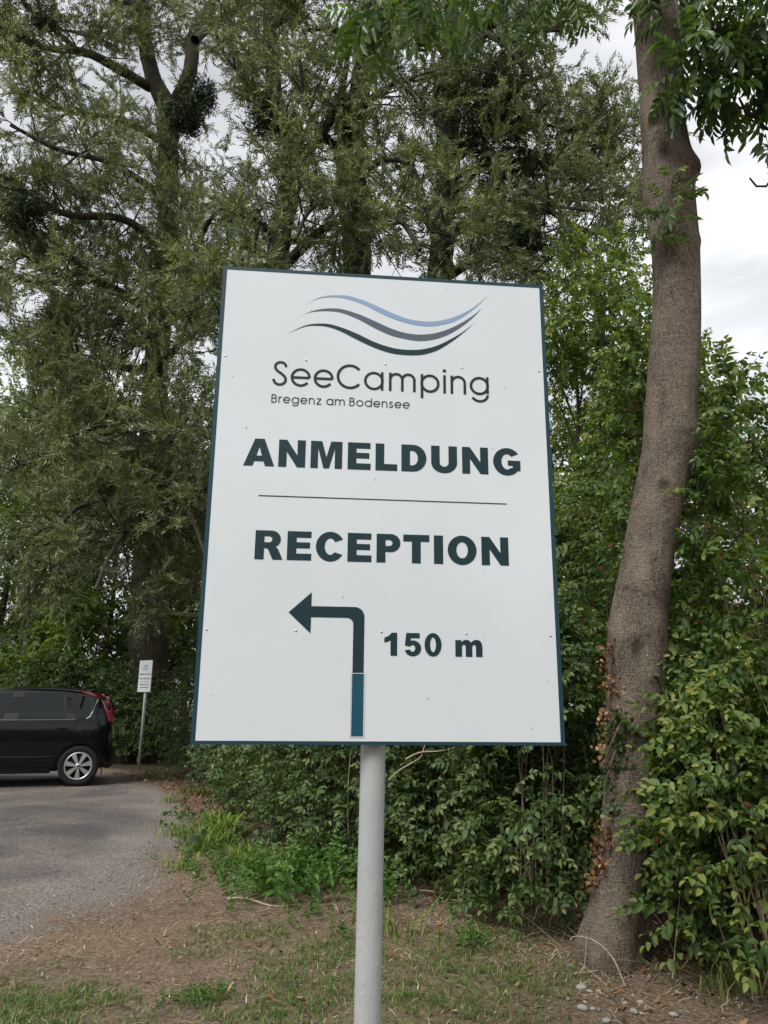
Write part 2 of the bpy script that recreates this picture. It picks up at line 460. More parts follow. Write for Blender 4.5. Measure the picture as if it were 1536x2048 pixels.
def scatter(acc, kind, P, D, S=1.0, rng=RNG, roll=0.7, tint=None, tint_j=0.12):
    """put twig templates at points P pointing along D"""
    P = np.asarray(P, float); D = np.asarray(D, float); n = len(P)
    if n == 0: return
    D = D / (np.linalg.norm(D, axis=1, keepdims=True) + 1e-9)
    ref = np.where(np.abs(D[:, 2:3]) < 0.95, np.array([[0, 0, 1.0]]), np.array([[1.0, 0, 0]]))
    Y = np.cross(ref, D); Y /= np.linalg.norm(Y, axis=1, keepdims=True)
    Z = np.cross(D, Y)
    a = rng.uniform(-roll, roll, n); c, s = np.cos(a)[:, None], np.sin(a)[:, None]
    Y, Z = c*Y + s*Z, -s*Y + c*Z
    S = (np.ones(n) * S) * rng.uniform(0.8, 1.2, n)
    base = np.zeros(n) if tint is None else np.asarray(tint)
    base = base + rng.normal(0, tint_j, n)
    which = rng.integers(0, len(TPL[kind]), n)
    for k, (v, f, t) in enumerate(TPL[kind]):
        I = np.nonzero(which == k)[0]
        if len(I) == 0: continue
        m = np.stack([D[I], Y[I], Z[I]], axis=2) * S[I][:, None, None]
        W = np.einsum('nij,vj->nvi', m, v) + P[I][:, None, :]
        FF = f[None] + (np.arange(len(I)) * len(v))[:, None, None]
        acc.add(W.reshape(-1, 3), FF.reshape(-1, f.shape[1]), np.where(t[None] > 1.2, 1.0, np.clip(t[None] + base[I][:, None], 0, 0.93)).ravel())

def perp_dir(t, rng):
    d = rng.normal(size=3); d -= t * (d @ t); return d / (np.linalg.norm(d) + 1e-9)

def grow_tree(limbs, wood, twigs_out, rng, sec=(0.42, 1.6, 3.2), ter=(0.30, 0.6, 1.2), tw_step=0.085, rise=0.42, droop=0.16, keep=None, start=0.25):
    """limbs: list of (k,4) splines; adds secondary and tertiary wood to Acc wood and returns twig points and directions"""
    P, D = [], []
    for L in limbs:
        n = max(8, int(np.linalg.norm(np.diff(L[:, :3], axis=0), axis=1).sum() / 0.2))
        S = spline(L, n)
        seg = np.linalg.norm(np.diff(S[:, :3], axis=0), axis=1); length = seg.sum()
        for _ in range(max(2, int(length / sec[0]))):
            u = rng.uniform(start, 1.0); i = min(int(u * (n - 1)), n - 2)
            t = S[i+1, :3] - S[i, :3]; t /= np.linalg.norm(t)
            d = perp_dir(t, rng) * 0.9 + t * rng.uniform(0.2, 0.7); d[2] += rise; d /= np.linalg.norm(d)
            sl = rng.uniform(sec[1], sec[2]) * (1.0 - 0.35 * u)
            m = 7
            Q = np.zeros((m, 4)); Q[0] = S[i]; r0 = min(S[i, 3] * 0.5, 0.026)
            Q[0, 3] = r0
            dd = d.copy()
            for k in range(1, m):
                dd = dd + rng.normal(0, 0.16, 3); dd[2] -= droop * 0.22; dd /= np.linalg.norm(dd)
                Q[k, :3] = Q[k-1, :3] + dd * sl / (m - 1); Q[k, 3] = r0 * (1 - 0.8 * k / (m - 1))
            if keep is not None and not keep(Q[m//2, :3]): continue
            V, F = tube_arrays(Q[:, :3], Q[:, 3], 5); wood.add(V, F)
            for _ in range(max(2, int(sl / ter[0]))):
                uu = rng.uniform(0.2, 1.0); j = min(int(uu * (m - 1)), m - 2)
                base = Q[j, :3] + (Q[j+1, :3] - Q[j, :3]) * ((uu * (m - 1)) - j)
                t2 = Q[j+1, :3] - Q[j, :3]; t2 /= np.linalg.norm(t2)
                d2 = perp_dir(t2, rng) * 0.8 + t2 * 0.6; d2[2] += 0.1; d2 /= np.linalg.norm(d2)
                tl = rng.uniform(ter[1], ter[2]); mm = 5
                W = np.zeros((mm, 3)); W[0] = base
                for k in range(1, mm):
                    d2 = d2 + rng.normal(0, 0.12, 3); d2[2] -= droop * 0.28; d2 /= np.linalg.norm(d2)
                    W[k] = W[k-1] + d2 * tl / (mm - 1)
                if keep is not None and not keep(W[2]): continue
                V, F = tube_arrays(W, np.linspace(0.006, 0.002, mm), 3); wood.add(V, F)
                k2 = max(2, int(tl / tw_step)); uu2 = rng.uniform(0.1, 1.0, k2)
                ii = np.minimum((uu2 * (mm - 1)).astype(int), mm - 2); fr = uu2 * (mm - 1) - ii
                P.append(W[ii] + (W[ii+1] - W[ii]) * fr[:, None])
                tt = W[ii+1] - W[ii]; tt /= np.linalg.norm(tt, axis=1, keepdims=True)
                D.append(tt * 0.8 + rng.normal(0, 0.55, (k2, 3)) + np.array([0, 0, -0.25 * droop]))
    return np.concatenate(P), np.concatenate(D)
# ------------------------------------------------------------------ ground
ASPHALT = np.array([(-3.876, 4.444), (-2.725, 4.726), (-2.262, 4.939), (-2.142, 5.276), (-2.047, 5.694), (-2.009, 6.357), (-2.009, 7.07), (-2.121, 8.204),
                    (-2.312, 9.141), (-2.727, 10.321), (-3.172, 11.371), (-3.806, 12.662), (-4.633, 13.915), (-5.365, 14.824), (-6.395, 15.26), (-8.334, 15.28), (-13.053, 14.145)])

def poly_sd(X, Y, poly):
    """signed distance to polygon, negative inside"""
    P = np.stack([X, Y], axis=1); best = np.full(len(P), 1e9); inside = np.zeros(len(P), bool)
    for a, b in zip(poly, np.roll(poly, -1, axis=0)):
        e = b - a; w = P - a; t = np.clip((w @ e) / (e @ e), 0, 1)
        best = np.minimum(best, np.linalg.norm(w - t[:, None] * e, axis=1))
        c = (a[1] <= P[:, 1]) != (b[1] <= P[:, 1])
        with np.errstate(divide='ignore', invalid='ignore'):
            xi = a[0] + (P[:, 1] - a[1]) * e[0] / (e[1] if abs(e[1]) > 1e-9 else 1e-9)
        inside ^= c & (P[:, 0] < xi)
    return np.where(inside, -best, best)

GRASS = [((-1.516, 3.692), 0.30, 0.9), ((-1.357, 3.839), 0.24, 0.9), ((-1.904, 3.577), 0.5, 0.8), ((-1.064, 3.57), 0.22, 0.5), ((-1.626, 4.268), 0.16, 0.2),
         ((-0.274, 3.895), 0.34, 0.75), ((-0.483, 4.083), 0.25, 0.5), ((0.094, 3.904), 0.35, 0.6), ((0.309, 4.32), 0.35, 0.6), ((-0.189, 4.506), 0.3, 0.75), ((-0.435, 4.3), 0.25, 0.55),
         ((0.558, 4.658), 0.35, 0.5), ((0.587, 4.11), 0.4, 0.55), ((0.3, 3.626), 0.45, 0.55), ((0.914, 5.06), 0.3, 0.45), ((-0.505, 3.608), 0.3, 0.6), ((-0.876, 4.707), 0.3, 0.35),
         ((-0.121, 3.516), 0.4, 0.5), ((-0.694, 4.807), 0.25, 0.35), ((-0.765, 3.823), 0.14, 0.5), ((0.847, 4.186), 0.3, 0.25), ((-0.975, 4.526), 0.2, 0.3)]

def grass_mask(X, Y):
    m = np.zeros(len(X))
    for (c, r, w) in GRASS:
        d = np.hypot(X - c[0], Y - c[1]) / r
        m = np.maximum(m, w * np.clip(1.25 - d, 0, 1))
    return m

def ground_z(X, Y):
    P = np.stack([X, Y], axis=1)
    sd = poly_sd(X, Y, ASPHALT)
    near = np.clip(1.0 - np.abs(Y - 7) / 30, 0, 1)
    z = (vnoise(P, 2.1, 5) * 0.012 + vnoise(P, 9.0, 6) * 0.005 + vnoise(P, 24.0, 8) * 0.0022) * near
    k = np.clip((0.45 - sd) / 0.3, 0, 1)
    return z * (1 - k) - 0.03 * np.clip((-0.10 - sd) / 0.15, 0, 1)

xs = np.concatenate([[-900, -400, -150, -60, -30, -18, -12, -9], np.arange(-7, 5.01, 0.06), [6, 8, 12, 20, 40, 90, 200, 500, 900]])
ys = np.concatenate([[-400, -120, -40, -15, -6, 0, 2], np.arange(2.8, 9.0, 0.06), np.arange(9.05, 17, 0.12), [18, 20, 24, 30, 45, 80, 160, 400, 900]])
GX, GY = np.meshgrid(xs, ys)
gx, gy = GX.ravel(), GY.ravel()
gz = ground_z(gx, gy)
sd = poly_sd(gx, gy, ASPHALT)
wob = vnoise(np.stack([gx, gy], 1), 3.0, 21)
f_gravel = np.clip(1.0 - (sd + 0.25 * wob) / 0.42, 0, 1)
f_grass = grass_mask(gx + 0.08 * wob, gy)
HUM = np.array([(2.462, 3.674), (1.652, 4.207), (1.321, 4.507), (1.034, 5.347), (0.509, 6.01), (-0.043, 6.197), (-0.65, 6.56), (-1.235, 7.634), (-1.84, 9.17), (-2.851, 12.167), (-4.213, 15.047), (-5.715, 16.039), (-13.691, 14.819), (-60, 60), (60, 60), (60, 3)], float)
f_humus = np.clip(0.5 - (poly_sd(gx, gy, HUM) + 0.12 * wob) / 0.3, 0, 1)
f_dry = np.clip(0.5 + 0.5 * vnoise(np.stack([gx, gy], 1), 2.2, 33), 0, 1)
nx, ny = len(xs), len(ys)
ii, jj = np.meshgrid(np.arange(ny - 1), np.arange(nx - 1), indexing='ij')
gF = np.stack([ii*nx + jj, ii*nx + jj + 1, (ii+1)*nx + jj + 1, (ii+1)*nx + jj], -1).reshape(-1, 4)
me = np_mesh('ground', np.stack([gx, gy, gz], 1), gF, None, {'gravel': f_gravel, 'grass': f_grass, 'dry': f_dry, 'humus': f_humus})

def ground_mat():
    m, n, out = new_mat('soil')
    pos = tcoord(n)
    def att(nm):
        a = n.nodes.new('ShaderNodeAttribute'); a.attribute_name = nm; return a.outputs['Fac']
    mid = noise(n, 9, 6, 0.7, pos); fine = noise(n, 46, 5, 0.72, pos); grit = noise(n, 75, 4, 0.75, pos)
    soil = ramp(n, mid.outputs['Fac'], [(0.32, (0.075, 0.052, 0.038)), (0.5, (0.145, 0.106, 0.076)), (0.68, (0.24, 0.185, 0.135))])
    soil2 = mixc(n, 0.5, soil.outputs[0], ramp(n, fine.outputs['Fac'], [(0.36, (0.05, 0.034, 0.024)), (0.5, (0.150, 0.110, 0.078)), (0.64, (0.30, 0.235, 0.17))]).outputs[0])
    straw = ramp(n, fine.outputs['Fac'], [(0.36, (0.10, 0.065, 0.04)), (0.5, (0.23, 0.165, 0.105)), (0.64, (0.42, 0.32, 0.21))])
    dm = n.nodes.new('ShaderNodeMath'); dm.operation = 'MULTIPLY'; dm.inputs[1].default_value = 0.4
    n.links.new(att('dry'), dm.inputs[0])
    c = mixc(n, dm.outputs[0], soil2, straw.outputs[0])
    grav = ramp(n, grit.outputs['Fac'], [(0.36, (0.070, 0.060, 0.052)), (0.48, (0.175, 0.152, 0.135)), (0.58, (0.28, 0.25, 0.225)), (0.68, (0.48, 0.445, 0.41))])
    c = mixc(n, att('gravel'), c, grav.outputs[0])
    gm = n.nodes.new('ShaderNodeMath'); gm.operation = 'MULTIPLY'; gm.inputs[1].default_value = 0.4
    n.links.new(att('grass'), gm.inputs[0])
    c = mixc(n, gm.outputs[0], c, (0.060, 0.085, 0.028))
    hum = ramp(n, fine.outputs['Fac'], [(0.36, (0.022, 0.016, 0.011)), (0.5, (0.055, 0.040, 0.028)), (0.66, (0.12, 0.085, 0.055))])
    c = mixc(n, att('humus'), c, hum.outputs[0])
    b = bsdf(n, (0.1, 0.1, 0.1), 0.95, 0.12)
    n.links.new(c, b.inputs['Base Color'])
    ad = n.nodes.new('ShaderNodeMath'); ad.operation = 'ADD'
    n.links.new(fine.outputs['Fac'], ad.inputs[0]); n.links.new(grit.outputs['Fac'], ad.inputs[1])
    n.links.new(bump(n, ad.outputs[0], 0.8, 0.012), b.inputs['Normal'])
    n.links.new(b.outputs[0], out.inputs['Surface'])
    return m
M['soil'] = ground_mat()
ground = link('ground', me, M['soil'], None, True)
tag(ground, 'bare brown soil with dry straw and thin grass patches', 'ground', kind='structure')

def asphalt_mat():
    m, n, out = new_mat('asphalt')
    pos = tcoord(n)
    grit = noise(n, 42, 6, 0.85, pos); mid = noise(n, 1.1, 6, 0.68, pos, 0.8); big = noise(n, 0.55, 4, 0.55, pos); speck = n.nodes.new('ShaderNodeTexVoronoi')
    speck.inputs['Scale'].default_value = 34; n.links.new(pos, speck.inputs['Vector'])
    a = ramp(n, grit.outputs['Fac'], [(0.36, (0.050, 0.048, 0.047)), (0.5, (0.115, 0.108, 0.103)), (0.60, (0.20, 0.188, 0.178)), (0.70, (0.40, 0.38, 0.355))])
    tone = ramp(n, mid.outputs['Fac'], [(0.36, (0.66, 0.66, 0.69)), (0.5, (0.95, 0.93, 0.91)), (0.66, (1.28, 1.20, 1.10))])
    c = mixc(n, 1.0, a.outputs[0], tone.outputs[0], 'MULTIPLY')
    t2 = ramp(n, big.outputs['Fac'], [(0.4, (0.85, 0.85, 0.87)), (0.65, (1.25, 1.18, 1.1))])
    c = mixc(n, 1.0, c, t2.outputs[0], 'MULTIPLY')
    e = n.nodes.new('ShaderNodeAttribute'); e.attribute_name = 'edge'
    grav = ramp(n, grit.outputs['Fac'], [(0.36, (0.070, 0.060, 0.052)), (0.48, (0.175, 0.152, 0.135)), (0.58, (0.28, 0.25, 0.225)), (0.68, (0.48, 0.445, 0.41))])
    c = mixc(n, e.outputs['Fac'], c, grav.outputs[0])
    s = ramp(n, speck.outputs['Distance'], [(0.0, (1, 1, 1)), (0.05, (0, 0, 0))])
    c = mixc(n, s.outputs[0], c, (0.5, 0.47, 0.43))
    b = bsdf(n, (0.1, 0.1, 0.1), 0.85, 0.3)
    n.links.new(c, b.inputs['Base Color'])
    n.links.new(bump(n, grit.outputs['Fac'], 0.7, 0.008), b.inputs['Normal'])
    n.links.new(b.outputs[0], out.inputs['Surface'])
    return m
M['asphalt'] = asphalt_mat()
# car park: ragged edged sheet, a few millimetres above the soil, crumbling into gravel
ax, ay = np.meshgrid(np.concatenate([np.arange(-22, -7, 0.5), np.arange(-7, -0.9, 0.06)]), np.arange(4.2, 17.0, 0.06))
sa = poly_sd(ax.ravel(), ay.ravel(), ASPHALT) + 0.05 * vnoise(np.stack([ax.ravel(), ay.ravel()], 1), 7, 3) + 0.03 * vnoise(np.stack([ax.ravel(), ay.ravel()], 1), 23, 4)
ny_, nx_ = ax.shape
ii, jj = np.meshgrid(np.arange(ny_ - 1), np.arange(nx_ - 1), indexing='ij')
aF = np.stack([ii*nx_ + jj, ii*nx_ + jj + 1, (ii+1)*nx_ + jj + 1, (ii+1)*nx_ + jj], -1).reshape(-1, 4)
aF = aF[(sa[aF] < 0).all(axis=1)]
az = 0.006 + 0.004 * vnoise(np.stack([ax.ravel(), ay.ravel()], 1), 1.3, 9)
az = az - np.clip((sa + 0.22) / 0.16, 0, 1) ** 1.5 * 0.016
edge = np.clip((sa + 0.62 + 0.35 * vnoise(np.stack([ax.ravel(), ay.ravel()], 1), 2.6, 13)) / 0.6, 0, 1)
used = np.unique(aF); remap = np.zeros(ax.size, int); remap[used] = np.arange(len(used))
me = np_mesh('car_park', np.stack([ax.ravel(), ay.ravel(), az], 1)[used], remap[aF], None, {'edge': edge[used]})
tag(link('car_park', me, M['asphalt'], None, True), 'worn grey asphalt of the car park with crumbling edge', 'asphalt', kind='structure')

# ------------------------------------------------------------------ the big sign
M['panel_white'] = None
m, n, out = new_mat('panel_white')
b = bsdf(n, (0.6, 0.62, 0.63), 0.2, 0.5)
t = noise(n, 3, 4, 0.6, tcoord(n)); r = ramp(n, t.outputs['Fac'], [(0.3, (0.605, 0.655, 0.682)), (0.7, (0.64, 0.687, 0.712))])
n.links.new(r.outputs[0], b.inputs['Base Color'])
b.inputs['Coat Weight'].default_value = 0.6; b.inputs['Coat Roughness'].default_value = 0.08
t = noise(n, 0.9, 2, 0.5, tcoord(n)); n.links.new(bump(n, t.outputs['Fac'], 0.2, 0.05), b.inputs['Normal'])
n.links.new(b.outputs[0], out.inputs['Surface'])
M['panel_white'] = m
M['print_green'] = plain('print_green', (0.0075, 0.030, 0.038), 0.5, 0.3, var=0.06)
M['print_border'] = plain('print_border', (0.010, 0.043, 0.060), 0.5, 0.3, var=0.08)
M['print_blue'] = plain('print_blue', (0.235, 0.35, 0.52), 0.5, 0.3, var=0.05)
M['print_slate'] = plain('print_slate', (0.085, 0.110, 0.145), 0.5, 0.3, var=0.05)
M['print_black'] = plain('print_black', (0.016, 0.020, 0.024), 0.5, 0.3, var=0.05)
M['sticker_teal'] = plain('sticker_teal', (0.010, 0.070, 0.105), 0.35, 0.4, var=0.08)
M['film'] = plain('film', (0.50, 0.52, 0.52), 0.25, 0.5, var=0.05)
M['alu'] = plain('aluminium', (0.55, 0.57, 0.58), 0.38, 0.5, 0.85, var=0.1, vscale=30)
M['speck'] = plain('speck', (0.12, 0.10, 0.08), 0.8, 0.2)

SW, SH, SCZ = 1.0005, 1.395, 1.8869
sign = empty('direction_sign', (0, 2.059, 0), R(5.285))
tag(sign, 'large white campsite sign with left arrow on grey pole', 'sign')
def sg(u, v, y=0.0):
    """panel millimetres (from its top left corner) to the sign's own frame; y is the height off the face"""
    return ((u - 500) / 1000 * SW, -y, SCZ + (700 - v) / 1400 * SH)

mb = MB()      # panel: thin sheet with small rounded corners
outl = []
for (cu, cv, a0) in ((994, 6, 90), (6, 6, 180), (6, 1394, 270), (994, 1394, 0)):
    for k in range(5):
        a = R(a0 + (22.5 * k if True else 0)); outl.append((cu + 6 * math.cos(a), cv - 6 * math.sin(a)))
pf = [sg(u, v, 0.0) for u, v in outl]
mb.prism([(p[0], p[2]) for p in pf], 0.0, 0.004)
panel = mb.build('panel', M['panel_white'], sign)

def flat(name, polys, mat, y, parent=sign, thick=None):
    """polys: list of [outer, hole, ...] in panel millimetres, laid as printed film at height y"""
    V, Fc = [], []
    for loops in polys:
        pts = [p for lp in loops for p in lp]
        tri = tessellate_polygon([[Vector((p[0], p[1], 0)) for p in lp] for lp in loops])
        o = len(V); V += [sg(p[0], p[1], y) for p in pts]
        for t3 in tri:
            a, b2, c2 = (Vector(V[o + q]) for q in t3)
            nn = (b2 - a).cross(c2 - a)
            Fc.append(tuple(o + q for q in (t3 if nn.y < 0 else t3[::-1])))
    return link(name, py_mesh(name, V, Fc), mat, parent)

OUT = outl
INN = [(18, 17), (982, 17), (982, 1385), (18, 1385)]
flat('border', [[[(u, v) for u, v in OUT], INN[::-1]]], M['print_border'], 0.0006)

# --- heavy lettering
def arc(cx, cy, rx, ry, a0, a1, k=14):
    return [(cx + rx * math.cos(R(a0 + (a1 - a0) * i / k)), cy + ry * math.sin(R(a0 + (a1 - a0) * i / k))) for i in range(k + 1)]
BOLD = {
 'A': (87, [[(0,0),(30,82),(57,82),(87,0),(61,0),(56.5,14),(30.5,14),(26,0)], [(36,31),(51,31),(43.5,57)]]),
 'N': (76, [[(0,0),(0,82),(23,82),(53,36),(53,82),(76,82),(76,0),(53,0),(23,46),(23,0)]]),
 'M': (90, [[(0,0),(0,82),(32,82),(45,34),(58,82),(90,82),(90,0),(69,0),(69,60),(53,0),(37,0),(21,60),(21,0)]]),
 'E': (66, [[(0,0),(0,82),(65,82),(65,64),(25,64),(25,51),(62,51),(62,34),(25,34),(25,19),(66,19),(66,0)]]),
 'L': (63, [[(0,0),(0,82),(25,82),(25,20),(63,20),(63,0)]]),
 'D': (73, [[(0,0),(0,82),(34,82)] + arc(34,41,39,41,86,-86,18) + [(34,0)], [(25,19),(25,63),(32,63)] + arc(32,41,16,22,84,-84,14) + [(32,19)]]),
 'U': (76, [[(0,82),(25,82)] + arc(38,31,13,12.5,180,360,12) + [(51,82),(76,82)] + arc(38,31,38,32.5,0,-180,22)]),
 'G': (82, [arc(41,41,41,42.5,36,318,30) + [(80,14),(80,45),(43,45),(43,29),(57,29),(57,22)] + arc(41,41,16.5,23.5,-52,-318,22)]),
 'R': (77, [[(0,0),(0,82),(44,82)] + arc(44,57.5,26,24.5,84,-62,14) + [(63,31),(77,0),(49,0),(37,27),(33,31),(25,32),(25,0)], [(25,48.5),(25,65.5),(38,65.5)] + arc(38,57,8.5,8.5,80,-80,8) + [(38,48.5)]]),
 'C': (77, [arc(40,41,40,42.5,30,328,30) + [(52.5,25)] + arc(40,41,15.5,23.5,-38,-326,22)]),
 'P': (67, [[(0,0),(0,82),(40,82)] + arc(40,56,27,26,86,-86,16) + [(40,30),(25,30),(25,0)], [(25,47.5),(25,64.5),(36,64.5)] + arc(36,56,8.5,8.5,80,-80,8) + [(36,47.5)]]),
 'T': (74, [[(24.5,0),(24.5,62),(0,62),(0,82),(74,82),(74,62),(49.5,62),(49.5,0)]]),
 'I': (23, [[(0,0),(0,82),(25,82),(25,0)]]),
 'O': (83, [arc(41.5,41,41.5,42.5,0,347,26), arc(41.5,41,16.5,23.5,0,340,18)]),
 '1': (35, [[(17,0),(17,41),(8,37),(0,35),(0,48),(12,53.5),(20,62),(35,62),(35,0)]]),
 '5': (48, [[(7,62),(44,62),(44,48),(20,48),(18.5,40)] + arc(25,20.5,23,21.5,100,-166,20) + arc(24,20.5,7.5,9,200,510,16) + [(3,28)]]),
 '0': (47, [arc(23.5,31,23.5,32,0,345,24), arc(23.5,31,8,20,0,340,16)]),
 'm': (75, [[(0,0),(0,45),(17,45),(17,38.5),(20,42),(26,45.5),(33,46),(39,44),(43,38.5),(48,43),(54,46),(62,46),(69,43.5),(73,38),(75,30),(75,0),(57,0),(57,27),(56,31),(52.5,33),(48.5,31),(46.8,26),(46.8,0),(28.6,0),(28.6,27),(27.5,31),(24,33),(20,31),(18.2,26),(18.2,0)]]),
}
def bold(name, items, v_base, label):
    polys = []
    for ch, u0, u1 in items:
        w, loops = BOLD[ch]; s = (u1 - u0) / w
        polys.append([[(u0 + x * s, v_base - y) for x, y in lp] for lp in loops])
    o = flat(name, polys, M['print_green'], 0.0008)
    o['label'] = label
bold('lettering', [('A',99,186),('N',197,273),('M',288,378),('E',394,460),('L',474,537),('D',549,622),('U',636,712),('N',727,804),('G',819,902)], 637, 'heavy dark green word ANMELDUNG')
bold('lettering', [('R',144,221),('E',232,299),('C',311,388),('E',399,466),('P',480,547),('T',555,629),('I',642,666),('O',681,764),('N',778,856)], 906, 'heavy dark green word RECEPTION')
bold('lettering', [('1',504,539),('5',557,605),('0',614,661)], 1162, 'dark green number 150')
bold('lettering', [('m',699,774)], 1162, 'dark green letter m')
flat('divider_line', [[[(146,722.6),(855,723.2),(855,726.2),(146,725.6)]]], M['print_black'], 0.0008)

# --- light lettering drawn as strokes
def st(*pts): return list(pts)
def circ(cx, cy, r, a0=0, a1=360, k=28): return arc(cx, cy, r, r, a0, a1, k)
X = 59.0
LIGHT = {   # advance width, strokes (x, y up); x-height 59, cap height 79
 'S': (43, [st((39.5,60),(37,68),(31,73.5),(23,75),(14,72.5),(8.5,65),(8.5,56),(14,48),(23,41.5),(32,34),(38.5,26),(38.5,15),(33,7.5),(23,4),(13,6.5),(6.5,13),(4,21))]),
 'e': (56, [circ(28,29.5,25.5,-2,322,26), st((3.5,29),(53.2,29))]),
 'C': (71, [circ(39.5,39.5,35.5,40,320,30)]),
 'a': (57, [circ(28.5,29.5,25.5), st((53,0),(53,59))]),
 'm': (80, [st((4,0),(4,59)), arc(22,37,18,18,180,0,14) + [(40,0)], arc(58,37,18,18,180,0,14) + [(76,0)]]),
 'p': (57, [circ(28.5,29.5,25.5), st((4,-18),(4,59))]),
 'i': (8, [st((4,0),(4,59))]),
 'n': (47, [st((4,0),(4,59)), arc(23.5,36,19.5,19.5,180,0,14) + [(43,0)]]),
 'g': (57, [circ(28.5,29.5,25.5), st((53,59),(53,5)), arc(29,1,24,21,0,-155,14)]),
 'B': (44, [st((4,0),(4,79)), [(4,75),(18,75)] + arc(20,59,17,16,90,-90,12) + [(4,43)], [(18,43)] + arc(21,23.5,19,19.5,90,-90,12) + [(4,4)]]),
 'r': (26, [st((4,0),(4,59)), arc(22,36,18,19,180,75,8)]),
 'z': (44, [st((3,55),(39,55)), st((39,55),(4,4)), st((4,4),(42,4))]),
 'o': (58, [circ(29,29.5,25.5)]),
 'd': (57, [circ(28.5,29.5,25.5), st((53,0),(53,80))]),
 's': (34, [st((28.5,47),(25,53),(18,55),(10,53),(6.5,46),(9,39),(17,33),(25,27.5),(29,20),(27.5,10),(20,4.5),(11,5),(5,11),(4,16))]),
}
def ribbon(pts, w):
    P = np.array(pts, float)
    if len(P) > 3: P = spline(np.c_[P, np.zeros(len(P))], len(P) * 3)[:, :2]
    T = np.gradient(P, axis=0); T /= np.linalg.norm(T, axis=1, keepdims=True) + 1e-9
    if np.linalg.norm(P[0] - P[-1]) < 1e-3: T[0] = T[-1] = (T[0] + T[-1]) / np.linalg.norm(T[0] + T[-1])
    N = np.stack([-T[:, 1], T[:, 0]], 1) * w / 2
    return P + N, P - N
def light(name, chars, v_base, w, sc, mat, label, y=0.0008):
    V, Fc = [], []; k = 0
    for ch, u0, u1 in chars:
        adv, strokes = LIGHT[ch]; sx = (u1 - u0) / adv
        for s in strokes:
            A, B2 = ribbon([(x * sx, yy * sc) for x, yy in s], w)
            o = len(V); h = y + 0.00006 * (k % 6); k += 1
            for a, b2 in zip(A, B2):
                V.append(sg(u0 + a[0], v_base - a[1], h)); V.append(sg(u0 + b2[0], v_base - b2[1], h))
            for i in range(len(A) - 1): Fc.append((o + 2*i, o + 2*i + 1, o + 2*i + 3, o + 2*i + 2))
        if ch == 'i':
            c2 = arc(4 * sx, 73 * sc, 5.6, 5.6, 0, 342, 18); o = len(V)
            V += [sg(u0 + a, v_base - b2, y) for a, b2 in c2]; Fc.append(tuple(range(o, o + len(c2))))
    ob = link(name, py_mesh(name, V, Fc), mat, sign); ob['label'] = label
light('lettering', [('S',168,211),('e',223,279),('e',290,346),('C',356,427),('a',438,495),('m',511,591),('p',606,662),('i',674,682),('n',696,743),('g',755,812)], 389, 8.0, 1.0, M['print_black'], 'thin rounded campsite name under the waves')
word = 'Bregenz am Bodensee'; adv = []; gap = 13; x0 = 0.0; pos_ = []
for ch in word:
    if ch == ' ': x0 += 26; continue
    wch = LIGHT[ch][0]; pos_.append((ch, x0, x0 + wch)); x0 += wch + gap
k_ = (573 - 169) / (x0 - gap)
light('lettering', [(c, 169 + a * k_, 169 + b2 * k_) for c, a, b2 in pos_], 442.5, 2.9, 0.335, M['print_black'], 'small thin line of text below the name')

WAVES = [(M['print_blue'], 'pale blue wave stroke', [(255,122,122),(286,100,102),(315,88,92),(349,83,90),(384,83,94),(434,96,110),(484,117,135),(528,136,153),(563,148,163),(598,154,169),(633,155,170),(668,149,164),(709,135,150),(750,113,122),(786,85,89),(820,51,51)]),
 (M['print_slate'], 'slate grey wave stroke', [(230,170,170),(263,148,149),(292,136,141),(326,129,138),(365,129,141),(415,142,159),(464,162,185),(514,184,207),(554,196,216),(588,200,221),(618,199,220),(653,192,212),(693,176,194),(734,152,165),(770,125,131),(799,97,97)]),
 (M['print_green'], 'dark green wave stroke', [(208,221,221),(236,202,204),(264,188,192),(293,182,189),(327,181,191),(366,190,204),(416,209,229),(465,232,251),(509,246,265),(544,252,270),(583,252,270),(618,247,265),(658,233,249),(698,210,221),(738,182,186),(775,148,148)])]
for mat_, lab_, w_ in WAVES:
    S = spline(np.array(w_, float), 70)
    V = []; Fc = []
    for i, (u, a, b2) in enumerate(S):
        V += [sg(u, a, 0.0008), sg(u, max(b2, a + 0.3), 0.0008)]
        if i: Fc.append((2*i-2, 2*i-1, 2*i+1, 2*i))
    link('wave', py_mesh('wave', V, Fc), mat_, sign)['label'] = lab_

flat('arrow', [[[(243,1050),(304,994),(304,1032),(422,1032)] + [(u, v) for u, v in arc(422,1059,27,-27,90,0,8)] + [(449,1209),(419,1209),(419,1080)] + arc(401,1080,18,-18,0,90,8) + [(304,1062),(304,1106)]]], M['print_green'], 0.0008)
mb = MB(); a = sg(414.5, 1209, 0); b2 = sg(453.5, 1376, 0); mb.box((a[0], -0.0010, b2[2]), (b2[0], -0.0003, a[2])); mb.build('film_strip', M['film'], sign)
mb = MB(); a = sg(418.5, 1211, 0); b2 = sg(449.5, 1372, 0); mb.box((a[0], -0.0016, b2[2]), (b2[0], -0.0011, a[2])); mb.build('arrow_shaft', M['sticker_teal'], sign)['label'] = 'teal strip stuck on as the lower arrow shaft'

